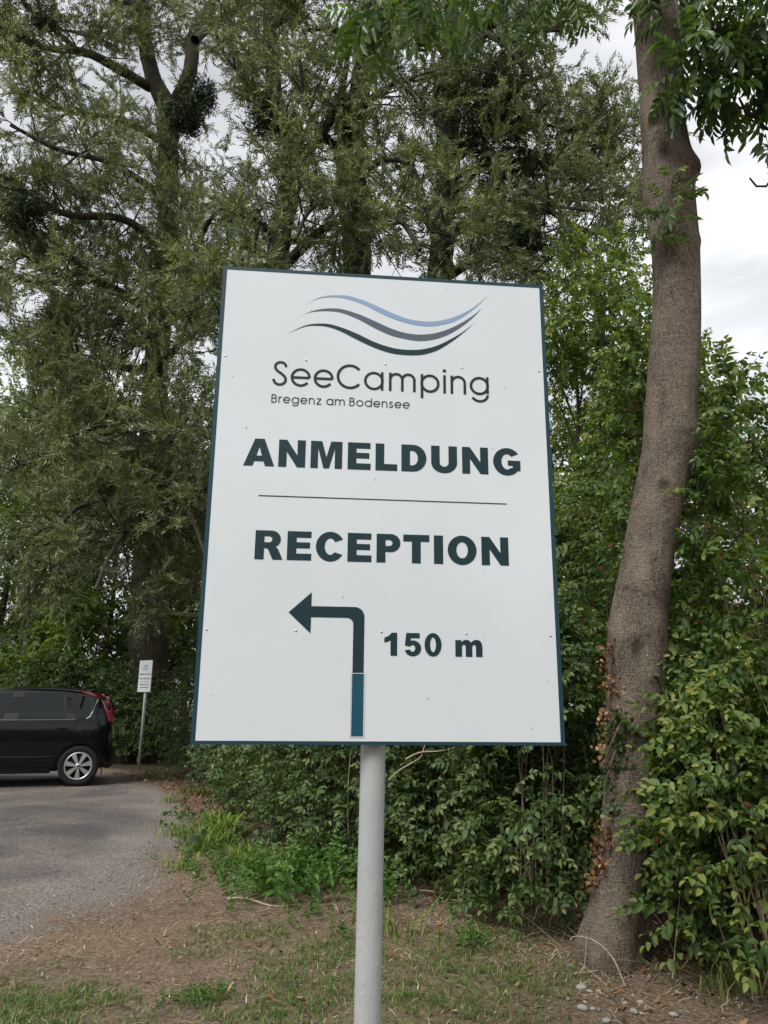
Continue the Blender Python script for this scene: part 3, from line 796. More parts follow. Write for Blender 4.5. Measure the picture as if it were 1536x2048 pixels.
for (u, v) in [(30,302),(265,303),(500,303),(732,302),(969,301),(28,1100),(265,1099),(496,1098),(730,1099),(968,1101)]:
    mb = MB(); c = sg(u, v)
    mb.lathe([(0.0034, 0.0), (0.0032, -0.001), (0.0022, -0.0018), (0.0003, -0.0022)], 12)
    o = mb.build('rivet', M['alu'], sign, True); o.location = c
rs = np.random.default_rng(5); mb = MB()
for _ in range(26):
    u, v = rs.uniform(40, 960), rs.uniform(40, 1360); s = rs.uniform(0.8, 2.0)
    mb.add([sg(u + s * math.cos(a) * rs.uniform(.6, 1), v + s * math.sin(a) * rs.uniform(.6, 1.6), 0.0012) for a in np.arange(6) * 1.047], [(0, 1, 2, 3, 4, 5)])
mb.build('speck', M['speck'], sign)['kind'] = 'stuff'
for v in (302, 1100):       # rails and pipe clamps at the back
    mb = MB(); a = sg(15, v + 18); b2 = sg(985, v - 18); mb.box((a[0], 0.0045, a[2]), (b2[0], 0.024, b2[2])); mb.build('rail', M['alu'], sign)
    mb = MB(); z = sg(0, v)[2]
    V_, F_ = tube_arrays(np.array([(-0.004, 0.058, z - 0.02), (-0.004, 0.058, z + 0.02)]), np.array([0.0365, 0.0365]), 20)
    mb.v = [tuple(p) for p in V_]; mb.f = [tuple(int(i) for i in f) for f in F_]; mb.build('pipe_clamp', M['alu'], sign, True)

m, n, out = new_mat('pole_paint')
b = bsdf(n, (0.36, 0.385, 0.385), 0.48, 0.45)
t = noise(n, 5, 5, 0.6, tcoord(n)); r = ramp(n, t.outputs['Fac'], [(0.3, (0.33, 0.355, 0.355)), (0.7, (0.39, 0.41, 0.41))])
n.links.new(r.outputs[0], b.inputs['Base Color'])
t2 = noise(n, 26, 3, 0.5, tcoord(n, 'Object', (1, 1, 0.7)), 1.4)
rr = ramp(n, t2.outputs['Fac'], [(0.56, (0, 0, 0)), (0.66, (1, 1, 1))])
n.links.new(bump(n, rr.outputs[0], 0.16, 0.005), b.inputs['Normal'])
n.links.new(b.outputs[0], out.inputs['Surface'])
M['pole'] = m
mb = MB()
p0 = np.array((-0.034, 0.058, -0.3)); p1 = np.array((-0.004, 0.058, 2.52))
P = np.array([p0 + (p1 - p0) * t for t in np.linspace(0, 1, 14)])
mb.tube(P, np.full(14, 0.0335), 36)
mb.build('pole', M['pole'], sign, True)

# ------------------------------------------------------------------ small parking sign
M['galv'] = plain('galvanised', (0.34, 0.38, 0.37), 0.5, 0.5, 0.3, var=0.1, vscale=12)
gx0, gy0 = (-4.762, 15.431)
ps = empty('parking_sign', (gx0, gy0, 0), R(-32))
tag(ps, 'small white notice on a thin grey post behind the car', 'sign')
mb = MB(); mb.tube(np.array([(0, 0.03, -0.1), (0.003, 0.03, 0.9), (0.002, 0.03, 2.08)]), np.full(3, 0.03), 12); mb.build('post', M['galv'], ps, True)
pan = empty('notice_board', (0, -0.003, 1.80)); pan.parent = ps
mb = MB(); mb.box((-0.185, -0.012, -0.31), (0.185, 0.0, 0.31)); mb.build('board', M['panel_white'], pan)
def text_mesh(s, size, name, mat, parent, loc):
    cu = bpy.data.curves.new('t', 'FONT'); cu.body = s; cu.size = size; cu.align_x = 'CENTER'; cu.offset = size * 0.02
    tmp = bpy.data.objects.new('t', cu); COL.objects.link(tmp)
    dg = bpy.context.evaluated_depsgraph_get()
    me = bpy.data.meshes.new_from_object(tmp.evaluated_get(dg)); me.name = name
    bpy.data.objects.remove(tmp); bpy.data.curves.remove(cu)
    me.transform(Matrix.Rotation(R(90), 4, 'X'))
    me.materials.clear()
    o = link(name, me, mat, parent); o.location = loc
    return o
text_mesh('SeeCamping', 0.034, 'lettering', M['print_slate'], pan, (0, -0.0135, 0.135))
text_mesh('Bregenz am Bodensee', 0.014, 'lettering', M['print_slate'], pan, (-0.02, -0.0135, 0.105))
text_mesh('PARKPLATZ NUR', 0.043, 'lettering', M['print_black'], pan, (0, -0.0135, 0.02))
text_mesh('FÜR CAMPINGGÄSTE', 0.036, 'lettering', M['print_black'], pan, (0, -0.0135, -0.062))
text_mesh('PARKING AREA FOR', 0.030, 'lettering', M['print_black'], pan, (0, -0.0135, -0.175))
text_mesh('CAMPING GUESTS', 0.030, 'lettering', M['print_black'], pan, (0, -0.0135, -0.232))
mb = MB(); mb.box((-0.15, -0.0134, -0.116), (0.15, -0.0128, -0.108)); mb.build('divider_line', M['print_slate'], pan)
for mat_, lab_, w_ in WAVES:
    S = spline(np.array(w_, float), 24); V = []; Fc = []
    for i, (u, a, b2) in enumerate(S):
        V += [((u - 500) * 0.00026, -0.0135, 0.262 - a * 0.00034), ((u - 500) * 0.00026, -0.0135, 0.262 - max(b2, a + 0.5) * 0.00034 - 0.001)]
        if i: Fc.append((2*i-2, 2*i-1, 2*i+1, 2*i))
    link('wave', py_mesh('wave', V, Fc), mat_, pan)
# ------------------------------------------------------------------ trees
def limb_mesh(acc, L, sides=10, step=0.12, rough=0.05, seed=0):
    n = max(6, int(np.linalg.norm(np.diff(L[:, :3], axis=0), axis=1).sum() / step))
    S = spline(L, n)
    V, F = tube_arrays(S[:, :3], np.maximum(S[:, 3], 0.006), sides)
    c = np.repeat(S[:, :3], sides, axis=0)
    V = c + (V - c) * (1 + rough * vnoise(V, 6.0, seed)[:, None] + rough * 0.7 * vnoise(V, 17.0, seed + 1)[:, None])
    acc.add(V, F)

def mistletoe(parent, c, r, count, rng):
    acc = Acc(); P = rng.normal(size=(count, 3)); P /= np.linalg.norm(P, axis=1, keepdims=True)
    rad = r * rng.uniform(0.15, 1.0, count) ** 0.45
    rad = rad * (1 + 0.45 * vnoise(P, 2.2, int(count)))
    Q = np.array(c) + P * rad[:, None] * np.array([1.0, 1.0, 1.1]) + rng.normal(0, 0.04, (count, 3))
    scatter(acc, 'mistletoe', Q, P + rng.normal(0, 0.3, (count, 3)), 0.9, rng, 3.0)
    return acc.build('mistletoe', M['mistletoe_leaf'], parent, kind='stuff')

def A4(*rows): return np.array(rows, float)

# ---- the willow behind the car
wl = empty('willow_tree', (-5.306, 17.8, 0.897)[:2] + (0.0,))
tag(wl, 'dark leaning willow with silvery leaves behind the parked car', 'tree')
trunkL = A4((-5.199, 17.8, -0.079, 0.496), (-5.306, 17.8, 0.897, 0.48), (-5.515, 17.8, 3.054, 0.46), (-5.644, 17.8, 5.101, 0.412), (-5.791, 17.8, 7.401, 0.363), (-5.898, 17.8, 9.571, 0.309), (-5.909, 17.8, 11.574, 0.277), (-5.895, 17.8, 13.376, 0.27), (-6.034, 17.8, 14.939, 0.303), (-6.135, 17.8, 16.73, 0.295), (-6.11, 17.8, 17.656, 0.312))
forkL = [A4((-6.132, 17.8, 17.401, 0.283), (-6.773, 17.8, 18.768, 0.23), (-7.172, 17.8, 20.363, 0.205), (-7.365, 17.8, 22.208, 0.194), (-7.444, 17.8, 25.733, 0.14)),
         A4((-6.097, 17.8, 17.486, 0.255), (-5.531, 17.2, 18.19, 0.195), (-5.509, 17.4, 19.951, 0.186), (-5.075, 17.6, 21.442, 0.162), (-4.782, 17.8, 25.359, 0.124))]
limbsL = [A4((-6.807, 17.8, 18.334, 0.143), (-7.713, 16.4, 17.928, 0.12), (-7.791, 15.2, 16.932, 0.099), (-8.246, 14.8, 16.587, 0.073), (-8.401, 13.6, 15.777, 0.045), (-9.141, 13.2, 15.799, 0.033)),
          A4((-7.636, 15.2, 16.873, 0.074), (-7.977, 14.8, 16.977, 0.061), (-8.027, 13.5, 16.282, 0.045), (-8.396, 13, 16.673, 0.033)),
          A4((-6.121, 17.8, 11.28, 0.158), (-6.393, 16.4, 10.906, 0.122), (-6.878, 15.2, 10.764, 0.102), (-7.122, 14.8, 10.937, 0.1), (-7.106, 13.8, 10.696, 0.084), (-7.518, 13.5, 10.603, 0.062), (-8.141, 13.2, 11.024, 0.041)),
          A4((-6.875, 15.2, 10.739, 0.08), (-6.677, 13.8, 9.796, 0.052), (-6.914, 13.4, 9.793, 0.05), (-7.287, 13, 9.866, 0.029)),
          A4((-6.848, 15.2, 10.484, 0.068), (-6.715, 13.4, 9.39, 0.06), (-7.007, 13, 9.209, 0.049), (-7.297, 12.6, 9.225, 0.038), (-7.636, 12.2, 9.122, 0.028)),
          A4((-6.059, 17.8, 9.639, 0.167), (-5.908, 16.4, 8.916, 0.119), (-5.871, 15.2, 8.474, 0.11), (-5.734, 13.5, 7.592, 0.078), (-5.938, 13, 7.304, 0.047), (-6.289, 12.3, 6.801, 0.027)),
          A4((-5.958, 17.8, 10.274, 0.13), (-6.15, 16.4, 10.249, 0.109), (-6.135, 15.2, 9.466, 0.089), (-6.675, 15.2, 9.399, 0.067), (-7.172, 15.2, 9.555, 0.056)),
          A4((-5.951, 17.8, 13.07, 0.134), (-6.073, 15.2, 12.13, 0.093), (-6.685, 13.8, 11.241, 0.074), (-7.096, 13.3, 11.227, 0.051), (-7.814, 13, 11.577, 0.04)),
          A4((-5.995, 17.8, 14.622, 0.123), (-6.451, 15.2, 13.621, 0.071), (-6.929, 13.5, 12.602, 0.053), (-7.771, 13, 12.778, 0.031)),
          A4((-6.109, 17.8, 16.399, 0.126), (-7.559, 17.8, 17.217, 0.085), (-8.43, 16.4, 16.261, 0.065), (-10.176, 17, 17.446, 0.041)),
          A4((-5.907, 17.8, 11.722, 0.132), (-4.489, 15.2, 11.097, 0.08), (-3.67, 13.6, 11.008, 0.052), (-3.038, 13, 11.044, 0.03)),
          A4((-5.898, 17.8, 9.571, 0.116), (-4.044, 13.8, 8.374, 0.06), (-3.337, 12.9, 8.333, 0.038), (-2.839, 12, 7.845, 0.026)),
          A4((-5.791, 17.8, 7.401, 0.125), (-5.093, 13.6, 6.361, 0.067), (-5.257, 12.4, 5.909, 0.044), (-5.323, 11.5, 5.227, 0.024)),
          A4((-5.737, 17.8, 6.619, 0.124), (-4.055, 13.4, 6.095, 0.066), (-3.335, 12.2, 5.488, 0.043), (-2.831, 11.4, 4.549, 0.024)),
          A4((-5.674, 17.8, 5.6, 0.122), (-4.905, 13.2, 4.858, 0.064), (-5.102, 12, 4.357, 0.041), (-5.157, 11.2, 3.599, 0.023)),
          A4((-5.674, 17.8, 5.6, 0.122), (-3.812, 13.2, 4.868, 0.064), (-3.151, 12, 4.205, 0.041), (-2.736, 11.3, 3.486, 0.023)),
          A4((-5.644, 17.8, 5.101, 0.109), (-4.441, 12.8, 4.209, 0.052), (-4.301, 11.6, 3.53, 0.031), (-4.248, 11, 2.889, 0.022)),
          A4((-5.774, 17.8, 6.618, 0.111), (-6.518, 16.4, 6.548, 0.069), (-7.328, 15.2, 6.263, 0.053), (-8.11, 14.8, 5.691, 0.031)),
          A4((-5.913, 17.8, 10.991, 0.118), (-4.744, 16.4, 10.504, 0.073), (-4.577, 17.4, 11.934, 0.052), (-3.945, 18, 12.611, 0.04)),
          A4((-7.074, 17.8, 21.094, 0.133), (-7.147, 14.8, 18.36, 0.074), (-7.466, 13.4, 17.59, 0.045), (-8.14, 13, 17.234, 0.033)),
          A4((-4.847, 15.3, 17.39, 0.113), (-4.441, 16.4, 19.391, 0.081), (-3.188, 14.8, 18.405, 0.05), (-2.481, 13.6, 17.166, 0.034))]
acc = Acc(); limb_mesh(acc, trunkL, 20, 0.07, 0.10, 3)
for k, L in enumerate(forkL): limb_mesh(acc, L, 14, 0.1, 0.08, 7 + k)
acc.build('trunk', M['willow_bark'], wl, True)
for k, L in enumerate(limbsL):
    a = Acc(); limb_mesh(a, L, 8, 0.12, 0.06, 30 + k); a.build('branch', M['branch_bark'], wl, True)
rg = np.random.default_rng(101); wood, leaf = Acc(), Acc()
P, D = grow_tree(limbsL, wood, leaf, rg, sec=(0.34, 1.0, 2.3), ter=(0.25, 0.4, 0.95), tw_step=0.080)
P2, D2 = grow_tree(forkL + [trunkL[5:]], wood, leaf, rg, sec=(0.3, 1.0, 2.0), ter=(0.28, 0.5, 0.9), tw_step=0.08)
P, D = np.vstack([P, P2]), np.vstack([D, D2])
NW1 = len(P)
scatter(leaf, 'willow', P, D, 1.15, rg, 3.0, 0.10 * vnoise(P, 1.1, 2))
wood.build('twigs', M['branch_bark'], wl, kind='stuff'); leaf.build('crown', M['willow_leaf'], wl, kind='stuff')
for c, r, k in (((-6.42, 13.6, 8.708), 0.38, 190), ((-4.546, 14.2, 14.041), 0.42, 220), ((-7.1, 13, 10.714), 0.32, 110), ((-7.657, 13.4, 15.899), 0.3, 70), ((-4.326, 14.4, 14.745), 0.38, 160)):
    mistletoe(wl, c, r, k, rg)

# ---- the many-stemmed willow behind the big sign
wc = empty('willow_tree', (-0.648, 13.5, 1.192)[:2] + (0.0,))
tag(wc, 'tall forked willow rising behind the large white sign', 'tree')
stemsC = [A4((-1.427, 13.5, 1.101, 0.313), (-1.671, 13.5, 4.02, 0.275), (-2.028, 13.5, 6.968, 0.251), (-2.2, 13.5, 10.02, 0.234), (-2.064, 13.5, 11.43, 0.229), (-1.946, 13.5, 12.406, 0.211), (-2.188, 13.5, 13.156, 0.192), (-2.442, 13.5, 14.052, 0.162), (-2.631, 13.5, 15.789, 0.144), (-2.836, 13.5, 18.949, 0.105)),
          A4((-0.563, 13.6, 1.107, 0.385), (-0.576, 13.6, 4.05, 0.333), (-0.584, 13.6, 8.087, 0.297), (-0.641, 13.6, 11.279, 0.282), (-0.746, 13.6, 12.377, 0.265), (-0.686, 13.6, 13.775, 0.239), (-0.43, 13.6, 15.646, 0.223), (-0.377, 13.6, 17.624, 0.184), (-0.355, 13.6, 20.659, 0.132)),
          A4((0.566, 13.4, 1.12, 0.31), (0.757, 13.4, 4.965, 0.278), (1.06, 13.4, 9.536, 0.25), (1.224, 13.4, 11.628, 0.228), (1.283, 13.4, 12.979, 0.233), (1.405, 13.4, 14.918, 0.185), (1.375, 13.4, 16.835, 0.157), (1.18, 13.4, 19.774, 0.105)),
          A4((1.258, 13.3, 12.521, 0.146), (1.136, 13.1, 13.273, 0.198), (1.211, 12.9, 13.963, 0.208), (1.529, 12.6, 14.296, 0.216), (2.104, 12.2, 14.819, 0.192), (2.613, 11.8, 15.497, 0.159), (3.259, 11.4, 16.27, 0.118))]
limbsC = [A4((-2.15, 13.5, 9.792, 0.121), (-1.531, 13.2, 10.285, 0.09), (-1.22, 13, 10.433, 0.079), (-0.809, 12.7, 10.415, 0.049)),
          A4((-2.046, 13.5, 12.282, 0.126), (-1.589, 13.5, 12.784, 0.117), (-1.225, 13.4, 13.331, 0.096), (-0.917, 13.2, 14.299, 0.064), (-0.824, 13, 15.404, 0.043)),
          A4((-2.179, 13.5, 10.482, 0.092), (-2.615, 13, 10.589, 0.06), (-2.925, 12.6, 10.41, 0.039)),
          A4((-2.371, 13.5, 13.665, 0.097), (-2.93, 13.2, 14.019, 0.064), (-3.456, 13, 14.588, 0.042), (-3.653, 12.8, 15.025, 0.032)),
          A4((-2.631, 13.5, 15.789, 0.089), (-1.916, 13, 15.927, 0.065), (-1.465, 12.6, 16.411, 0.043)),
          A4((-0.725, 13.6, 12.377, 0.117), (-1.345, 12.6, 12.373, 0.07), (-1.589, 12, 12.526, 0.048), (-1.662, 11.6, 13.057, 0.028)),
          A4((-0.641, 13.6, 11.279, 0.125), (-1.067, 12.2, 10.463, 0.075), (-1.342, 11.4, 9.656, 0.044), (-1.526, 11, 8.785, 0.025)),
          A4((-0.628, 13.6, 10.567, 0.124), (-0.125, 12.2, 10.149, 0.075), (0.231, 11.3, 9.4, 0.052), (0.549, 10.8, 8.484, 0.033)),
          A4((-0.686, 13.6, 13.775, 0.108), (-0.057, 12.6, 13.348, 0.071), (0.331, 12, 13.012, 0.048), (0.599, 11.6, 11.953, 0.028)),
          A4((-0.513, 13.6, 15.235, 0.1), (-1.107, 12.6, 14.838, 0.062), (-1.548, 12, 14.188, 0.04)),
          A4((-0.434, 13.6, 15.921, 0.101), (0.243, 12.8, 15.726, 0.064), (0.742, 12.2, 15.567, 0.041)),
          A4((-0.657, 13.6, 12.13, 0.095), (-0.044, 13, 12.014, 0.071), (0.443, 12.4, 11.412, 0.048), (0.706, 12, 10.438, 0.028)),
          A4((1.142, 13.4, 10.681, 0.122), (1.549, 13.2, 10.66, 0.091), (2.02, 13, 10.444, 0.079), (2.364, 12.7, 10.039, 0.058), (2.894, 12.4, 9.892, 0.038), (3.366, 12.1, 9.481, 0.028)),
          A4((1.201, 13.4, 11.389, 0.103), (1.882, 13, 11.797, 0.071), (2.619, 12.6, 11.713, 0.049), (3.401, 12.2, 11.504, 0.038), (4.158, 11.9, 11.262, 0.028)),
          A4((1.267, 13.4, 12.605, 0.095), (1.901, 12.4, 11.655, 0.058), (2.433, 11.8, 10.515, 0.046), (2.95, 11.4, 9.802, 0.035), (3.464, 11.1, 9.486, 0.026)),
          A4((1.337, 13.4, 13.87, 0.097), (1.954, 13.2, 13.816, 0.064), (2.643, 12.9, 13.79, 0.052), (3.304, 12.6, 13.754, 0.031)),
          A4((2.103, 12.2, 14.794, 0.081), (2.702, 12, 14.235, 0.059), (3.31, 11.7, 13.92, 0.039)),
          A4((1.872, 12.4, 14.656, 0.082), (2.257, 11.8, 13.657, 0.058), (2.62, 11.4, 12.564, 0.037), (2.818, 11.2, 11.717, 0.027)),
          A4((1.403, 13.4, 14.785, 0.087), (0.878, 12.8, 15.075, 0.063), (0.546, 12.4, 15.668, 0.042)),
          A4((1.08, 13.4, 9.536, 0.12), (1.779, 12.6, 9.478, 0.076), (2.414, 12, 8.994, 0.054), (3.017, 11.6, 8.451, 0.035), (3.424, 11.3, 7.895, 0.025)),
          A4((1.084, 13.4, 9.989, 0.101), (1.157, 12, 9.494, 0.064), (1.331, 11.2, 8.758, 0.042), (1.516, 10.8, 7.945, 0.024)),
          A4((2.78, 11.6, 15.634, 0.089), (3.392, 11.4, 15.026, 0.058), (3.973, 11.2, 14.435, 0.038)),
          A4((1.089, 13.4, 10.448, 0.091), (2.396, 13.8, 11.336, 0.074), (3.736, 14, 11.866, 0.054), (5.003, 14.2, 12.157, 0.044), (5.731, 14.4, 12.188, 0.033)),
          A4((-2.14, 13.5, 9.565, 0.091), (-2.351, 12.4, 9.201, 0.056), (-2.532, 11.6, 8.395, 0.035), (-2.65, 11.2, 7.409, 0.025)),
          A4((1.263, 13.4, 12.235, 0.084), (2.281, 12.8, 12.588, 0.061), (2.976, 12.3, 12.271, 0.039), (3.564, 12, 11.897, 0.029))]
limbsC += [A4((1.258, 13.4, 11.87, 0.094), (2.568, 12.8, 12.113, 0.07), (3.507, 12.3, 11.25, 0.048), (4.178, 12, 11.125, 0.037), (4.64, 11.8, 11.293, 0.028)),
           A4((1.198, 13.4, 11.151, 0.093), (2.776, 12.6, 10.692, 0.068), (3.659, 12.1, 9.798, 0.046), (4.371, 11.8, 9.493, 0.027)),
           A4((1.267, 13.4, 12.605, 0.084), (2.757, 12.6, 12.774, 0.06), (3.159, 12.2, 12.473, 0.039))]
acc = Acc()
for k, L in enumerate(stemsC): limb_mesh(acc, L, 16, 0.08, 0.09, 50 + k)
acc.build('trunk', M['willow_bark'], wc, True)
for k, L in enumerate(limbsC):
    a = Acc(); limb_mesh(a, L, 8, 0.12, 0.06, 80 + k); a.build('branch', M['branch_bark'], wc, True)
rg = np.random.default_rng(202); wood, leaf = Acc(), Acc()
P, D = grow_tree(limbsC, wood, leaf, rg, sec=(0.33, 0.8, 1.8), ter=(0.26, 0.4, 0.9), tw_step=0.072, start=0.12)
P2, D2 = grow_tree([s[3:] for s in stemsC], wood, leaf, rg, sec=(0.40, 0.9, 1.8), ter=(0.30, 0.5, 0.9), tw_step=0.085, start=0.0)
P, D = np.vstack([P, P2]), np.vstack([D, D2])
NW2 = len(P)
scatter(leaf, 'willow', P, D, 1.15, rg, 3.0, 0.10 * vnoise(P, 1.1, 4))
wood.build('twigs', M['branch_bark'], wc, kind='stuff'); leaf.build('crown', M['willow_leaf'], wc, kind='stuff')
for c, r, k in (((1.999, 11.9, 12.529), 0.55, 230), ((1.663, 12, 11.854), 0.40, 150), ((2.431, 12, 12.112), 0.34, 90), ((-2.316, 12.4, 12.443), 0.34, 180), ((2.481, 11.8, 9.371), 0.30, 130), ((-0.852, 12.6, 12.616), 0.36, 160)):
    mistletoe(wc, c, r, k, rg)

# ---- broad-leaved trees further back
def back_tree(name, label, base, h, rx, ry, z0, kind, mat, count, seed, lean=(0, 0), r0=0.11, group=None, stems=1, scale=1.0, clump=26, tint=0.0):
    rng = np.random.default_rng(seed)
    t = empty(name, (base[0], base[1], 0)); tag(t, label, 'tree', group)
    acc = Acc(); limbs = []
    for s in range(stems):
        dx, dy = rng.normal(0, 0.25 * (stems > 1), 2)
        top = np.array([base[0] + lean[0] + dx * 2.5, base[1] + lean[1] + dy * 2.5, h * rng.uniform(0.82, 0.95)])
        b0 = np.array([base[0] + dx, base[1] + dy, -0.1])
        pts = [b0 + (top - b0) * u + np.array([*rng.normal(0, 0.12, 2), 0]) * (0 < u < 1) for u in (0, 0.25, 0.5, 0.75, 1)]
        L = np.array([(*p, r0 * (1 - 0.8 * u)) for p, u in zip(pts, (0, 0.25, 0.5, 0.75, 1))])
        limb_mesh(acc, L, 9, 0.25, 0.06, seed + s); limbs.append(L)
    trunk = acc.build('trunk', M['branch_bark'], t, True)
    cz = (z0 + h) / 2; rz = (h - z0) / 2
    C = rng.normal(size=(clump, 3)); C /= np.linalg.norm(C, axis=1, keepdims=True); C *= rng.uniform(0.25, 1.0, clump)[:, None] ** 0.5
    C = C * np.array([rx, ry, rz]) + np.array([base[0] + lean[0] * 0.7, base[1] + lean[1] * 0.7, cz])
    wood = Acc()
    for c in C:
        L = limbs[rng.integers(len(limbs))]
        hz = np.clip(c[2] - rng.uniform(0.5, 1.5), 0.5, h * 0.8); S = spline(L, 24); i = np.argmin(abs(S[:, 2] - hz))
        mid = (S[i, :3] + c) / 2 + np.array([0, 0, 0.25]); Q = np.array([(*S[i, :3], max(0.012, S[i, 3] * 0.5)), (*mid, 0.014), (*c, 0.006)])
        limb_mesh(wood, Q, 5, 0.3, 0.0, 1)
    wood.build('twigs', M['branch_bark'], t, kind='stuff')
    w = rng.integers(0, clump, count); cr = rng.uniform(0.35, 0.75, clump) * (rx * ry * rz) ** (1/3) * 0.62
    d = rng.normal(size=(count, 3)); d /= np.linalg.norm(d, axis=1, keepdims=True)
    P = C[w] + d * (cr[w] * rng.uniform(0.05, 1.0, count) ** 0.5)[:, None] * np.array([1.15, 1.15, 0.75])
    P = P[P[:, 2] > 0.15]; d = d[:len(P)]
    D = d * 0.8 + rng.normal(0, 0.5, P.shape); D[:, 2] -= 0.25
    leaf = Acc(); scatter(leaf, kind, P, D, scale, rng, 1.2, tint + 0.16 * vnoise(P, 1.4, seed))
    leaf.build('crown', mat, t, kind='stuff')
    return t

back_tree('maple_tree', 'bright green leafy tree between willow and bare ash trunk', ((3.028, 11, 1.38)[0], 11.0), 8.7, 1.5, 1.5, 0.8, 'broad', M['bright_leaf'], 3000, 301, stems=3, r0=0.07, clump=40, scale=0.72)
back_tree('maple_tree', 'low green tree filling the gap right of the ash trunk', ((4.666, 11, 1.395)[0], 11.0), 7.6, 1.6, 1.6, 0.6, 'broad', M['bright_leaf'], 2600, 302, stems=3, r0=0.06, clump=32, scale=0.68, tint=-0.1)
back_tree('hazel_tree', 'dense dark green tree hidden behind the large sign', (0.6, 12.0), 5.0, 2.2, 1.5, 0.3, 'broad', M['wood_leaf'], 700, 303, stems=3, r0=0.06)
back_tree('slender_tree', 'slender dark trunk with thin leaves at the left edge', (-8.911, 19, 1.077)[:2], 9.5, 2.0, 1.6, 4.2, 'broad', M['wood_leaf'], 1300, 304, r0=0.10, clump=22)
back_tree('sapling', 'bright light green sapling behind the car roof', (-7.387, 17.8, 1.1)[:2], 3.9, 1.25, 0.9, 1.2, 'broad', M['bright_leaf'], 900, 305, stems=2, r0=0.05, clump=20, scale=0.9, tint=-0.1)
back_tree('background_tree', 'yellow-green tree glowing behind the willow branches at far left', (-11.616, 23, 1.023)[:2], 13.0, 2.8, 1.8, 6.5, 'broad', M['bright_leaf'], 2200, 306, r0=0.14, clump=34, tint=0.12)
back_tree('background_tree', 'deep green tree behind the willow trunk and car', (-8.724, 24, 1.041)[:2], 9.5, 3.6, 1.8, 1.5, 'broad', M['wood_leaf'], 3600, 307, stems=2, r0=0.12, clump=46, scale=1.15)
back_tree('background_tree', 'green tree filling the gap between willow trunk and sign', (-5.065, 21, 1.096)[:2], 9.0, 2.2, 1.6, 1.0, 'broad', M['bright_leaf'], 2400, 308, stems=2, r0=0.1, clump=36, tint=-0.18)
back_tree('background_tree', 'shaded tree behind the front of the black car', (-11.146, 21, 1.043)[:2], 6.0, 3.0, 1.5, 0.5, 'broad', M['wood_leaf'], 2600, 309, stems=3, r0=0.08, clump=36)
back_tree('background_tree', 'tall pale green tree far behind the sign', (-0.068, 24, 1.117)[:2], 11, 4.5, 2.0, 2.0, 'broad', M['wood_leaf'], 1100, 310, stems=2, r0=0.14, clump=40, scale=1.2)
back_tree('background_tree', 'distant green tree to the side of the sign behind the maple', (4.457, 20, 1.187)[:2], 10.0, 2.6, 1.6, 1.2, 'broad', M['bright_leaf'], 1900, 311, stems=2, r0=0.1, clump=34, tint=-0.1)

# ---- the ash with the bare leaning trunk
M['ash_bark'] = ashbark('ash_bark')
ash = empty('ash_tree', (1.24, 4.4, 0.0))
tag(ash, 'bare leaning ash trunk beside the big sign', 'tree')
AX = np.array([(1.164, 4.36, -0.189, 0.195), (1.179, 4.36, -0.028, 0.184), (1.203, 4.37, 0.086, 0.163), (1.265, 4.38, 0.299, 0.136), (1.346, 4.4, 0.669, 0.134), (1.402, 4.4, 1.062, 0.143), (1.439, 4.4, 1.334, 0.157), (1.473, 4.4, 1.672, 0.163), (1.552, 4.4, 2.055, 0.145), (1.667, 4.4, 2.517, 0.146), (1.752, 4.4, 2.839, 0.152),
               (1.802, 4.4, 3.171, 0.154), (1.854, 4.4, 3.516, 0.154), (1.899, 4.4, 3.874, 0.147), (1.921, 4.4, 4.244, 0.15), (1.918, 4.4, 4.629, 0.166), (1.928, 4.4, 4.907, 0.165), (1.924, 4.4, 5.234, 0.15), (1.942, 4.4, 5.658, 0.153), (1.942, 4.4, 6.099, 0.149), (1.942, 4.4, 6.699, 0.146), (1.942, 4.4, 7.588, 0.132), (1.967, 4.4, 8.888, 0.115), (2.048, 4.4, 10.73, 0.079)])
n_, sides = 420, 56
S = spline(AX, n_)
V, F = tube_arrays(S[:, :3], S[:, 3], sides)
c = np.repeat(S[:, :3], sides, axis=0); rad = np.repeat(S[:, 3], sides); dirv = (V - c) / rad[:, None]
ang = np.arctan2(dirv[:, 1], dirv[:, 0])
hh = c[:, 2]
flare = np.clip((0.45 - hh) / 0.5, 0, 1) ** 1.6
buttress = 0.15 * flare * (np.cos(ang * 4 + 0.8) * 0.6 + 0.4 * np.cos(ang * 7 + 2))
fib = vnoise(np.stack([np.cos(ang) * 26, np.sin(ang) * 26, hh * 4.0], 1), 1.0, 12) * 0.022 + vnoise(np.stack([np.cos(ang) * 60, np.sin(ang) * 60, hh * 9.0], 1), 1.0, 15) * 0.014
lump = vnoise(np.stack([np.cos(ang) * 1.6, np.sin(ang) * 1.6, hh * 1.7], 1), 1.0, 17) * 0.03
disp = buttress + fib + lump
def bump_at(center, size, amt):
    d = np.linalg.norm(V - np.array(center), axis=1); return amt * np.exp(-(d / size) ** 2)
for ctr, sz, am in (((2.082, 4.36, 4.856), 0.085, 0.30), ((1.92, 4.36, 2.917), 0.10, 0.26), ((1.821, 4.24, 5.019), 0.07, 0.20), ((1.859, 4.22, 4.876), 0.05, -0.22), ((1.642, 4.24, 2.589), 0.05, 0.14), ((1.405, 4.22, 1.671), 0.05, 0.16),
                    ((1.422, 4.22, 1.602), 0.035, -0.20), ((1.522, 4.24, 1.999), 0.09, 0.10), ((1.744, 4.36, 4.628), 0.06, 0.14), ((1.455, 4.22, 1.96), 0.05, -0.08), ((2.048, 4.36, 4.275), 0.04, 0.10), ((1.626, 4.24, 3.316), 0.06, 0.06)):
    disp = disp + bump_at(ctr, sz, am)
V = c + dirv * (rad * (1 + disp))[:, None]
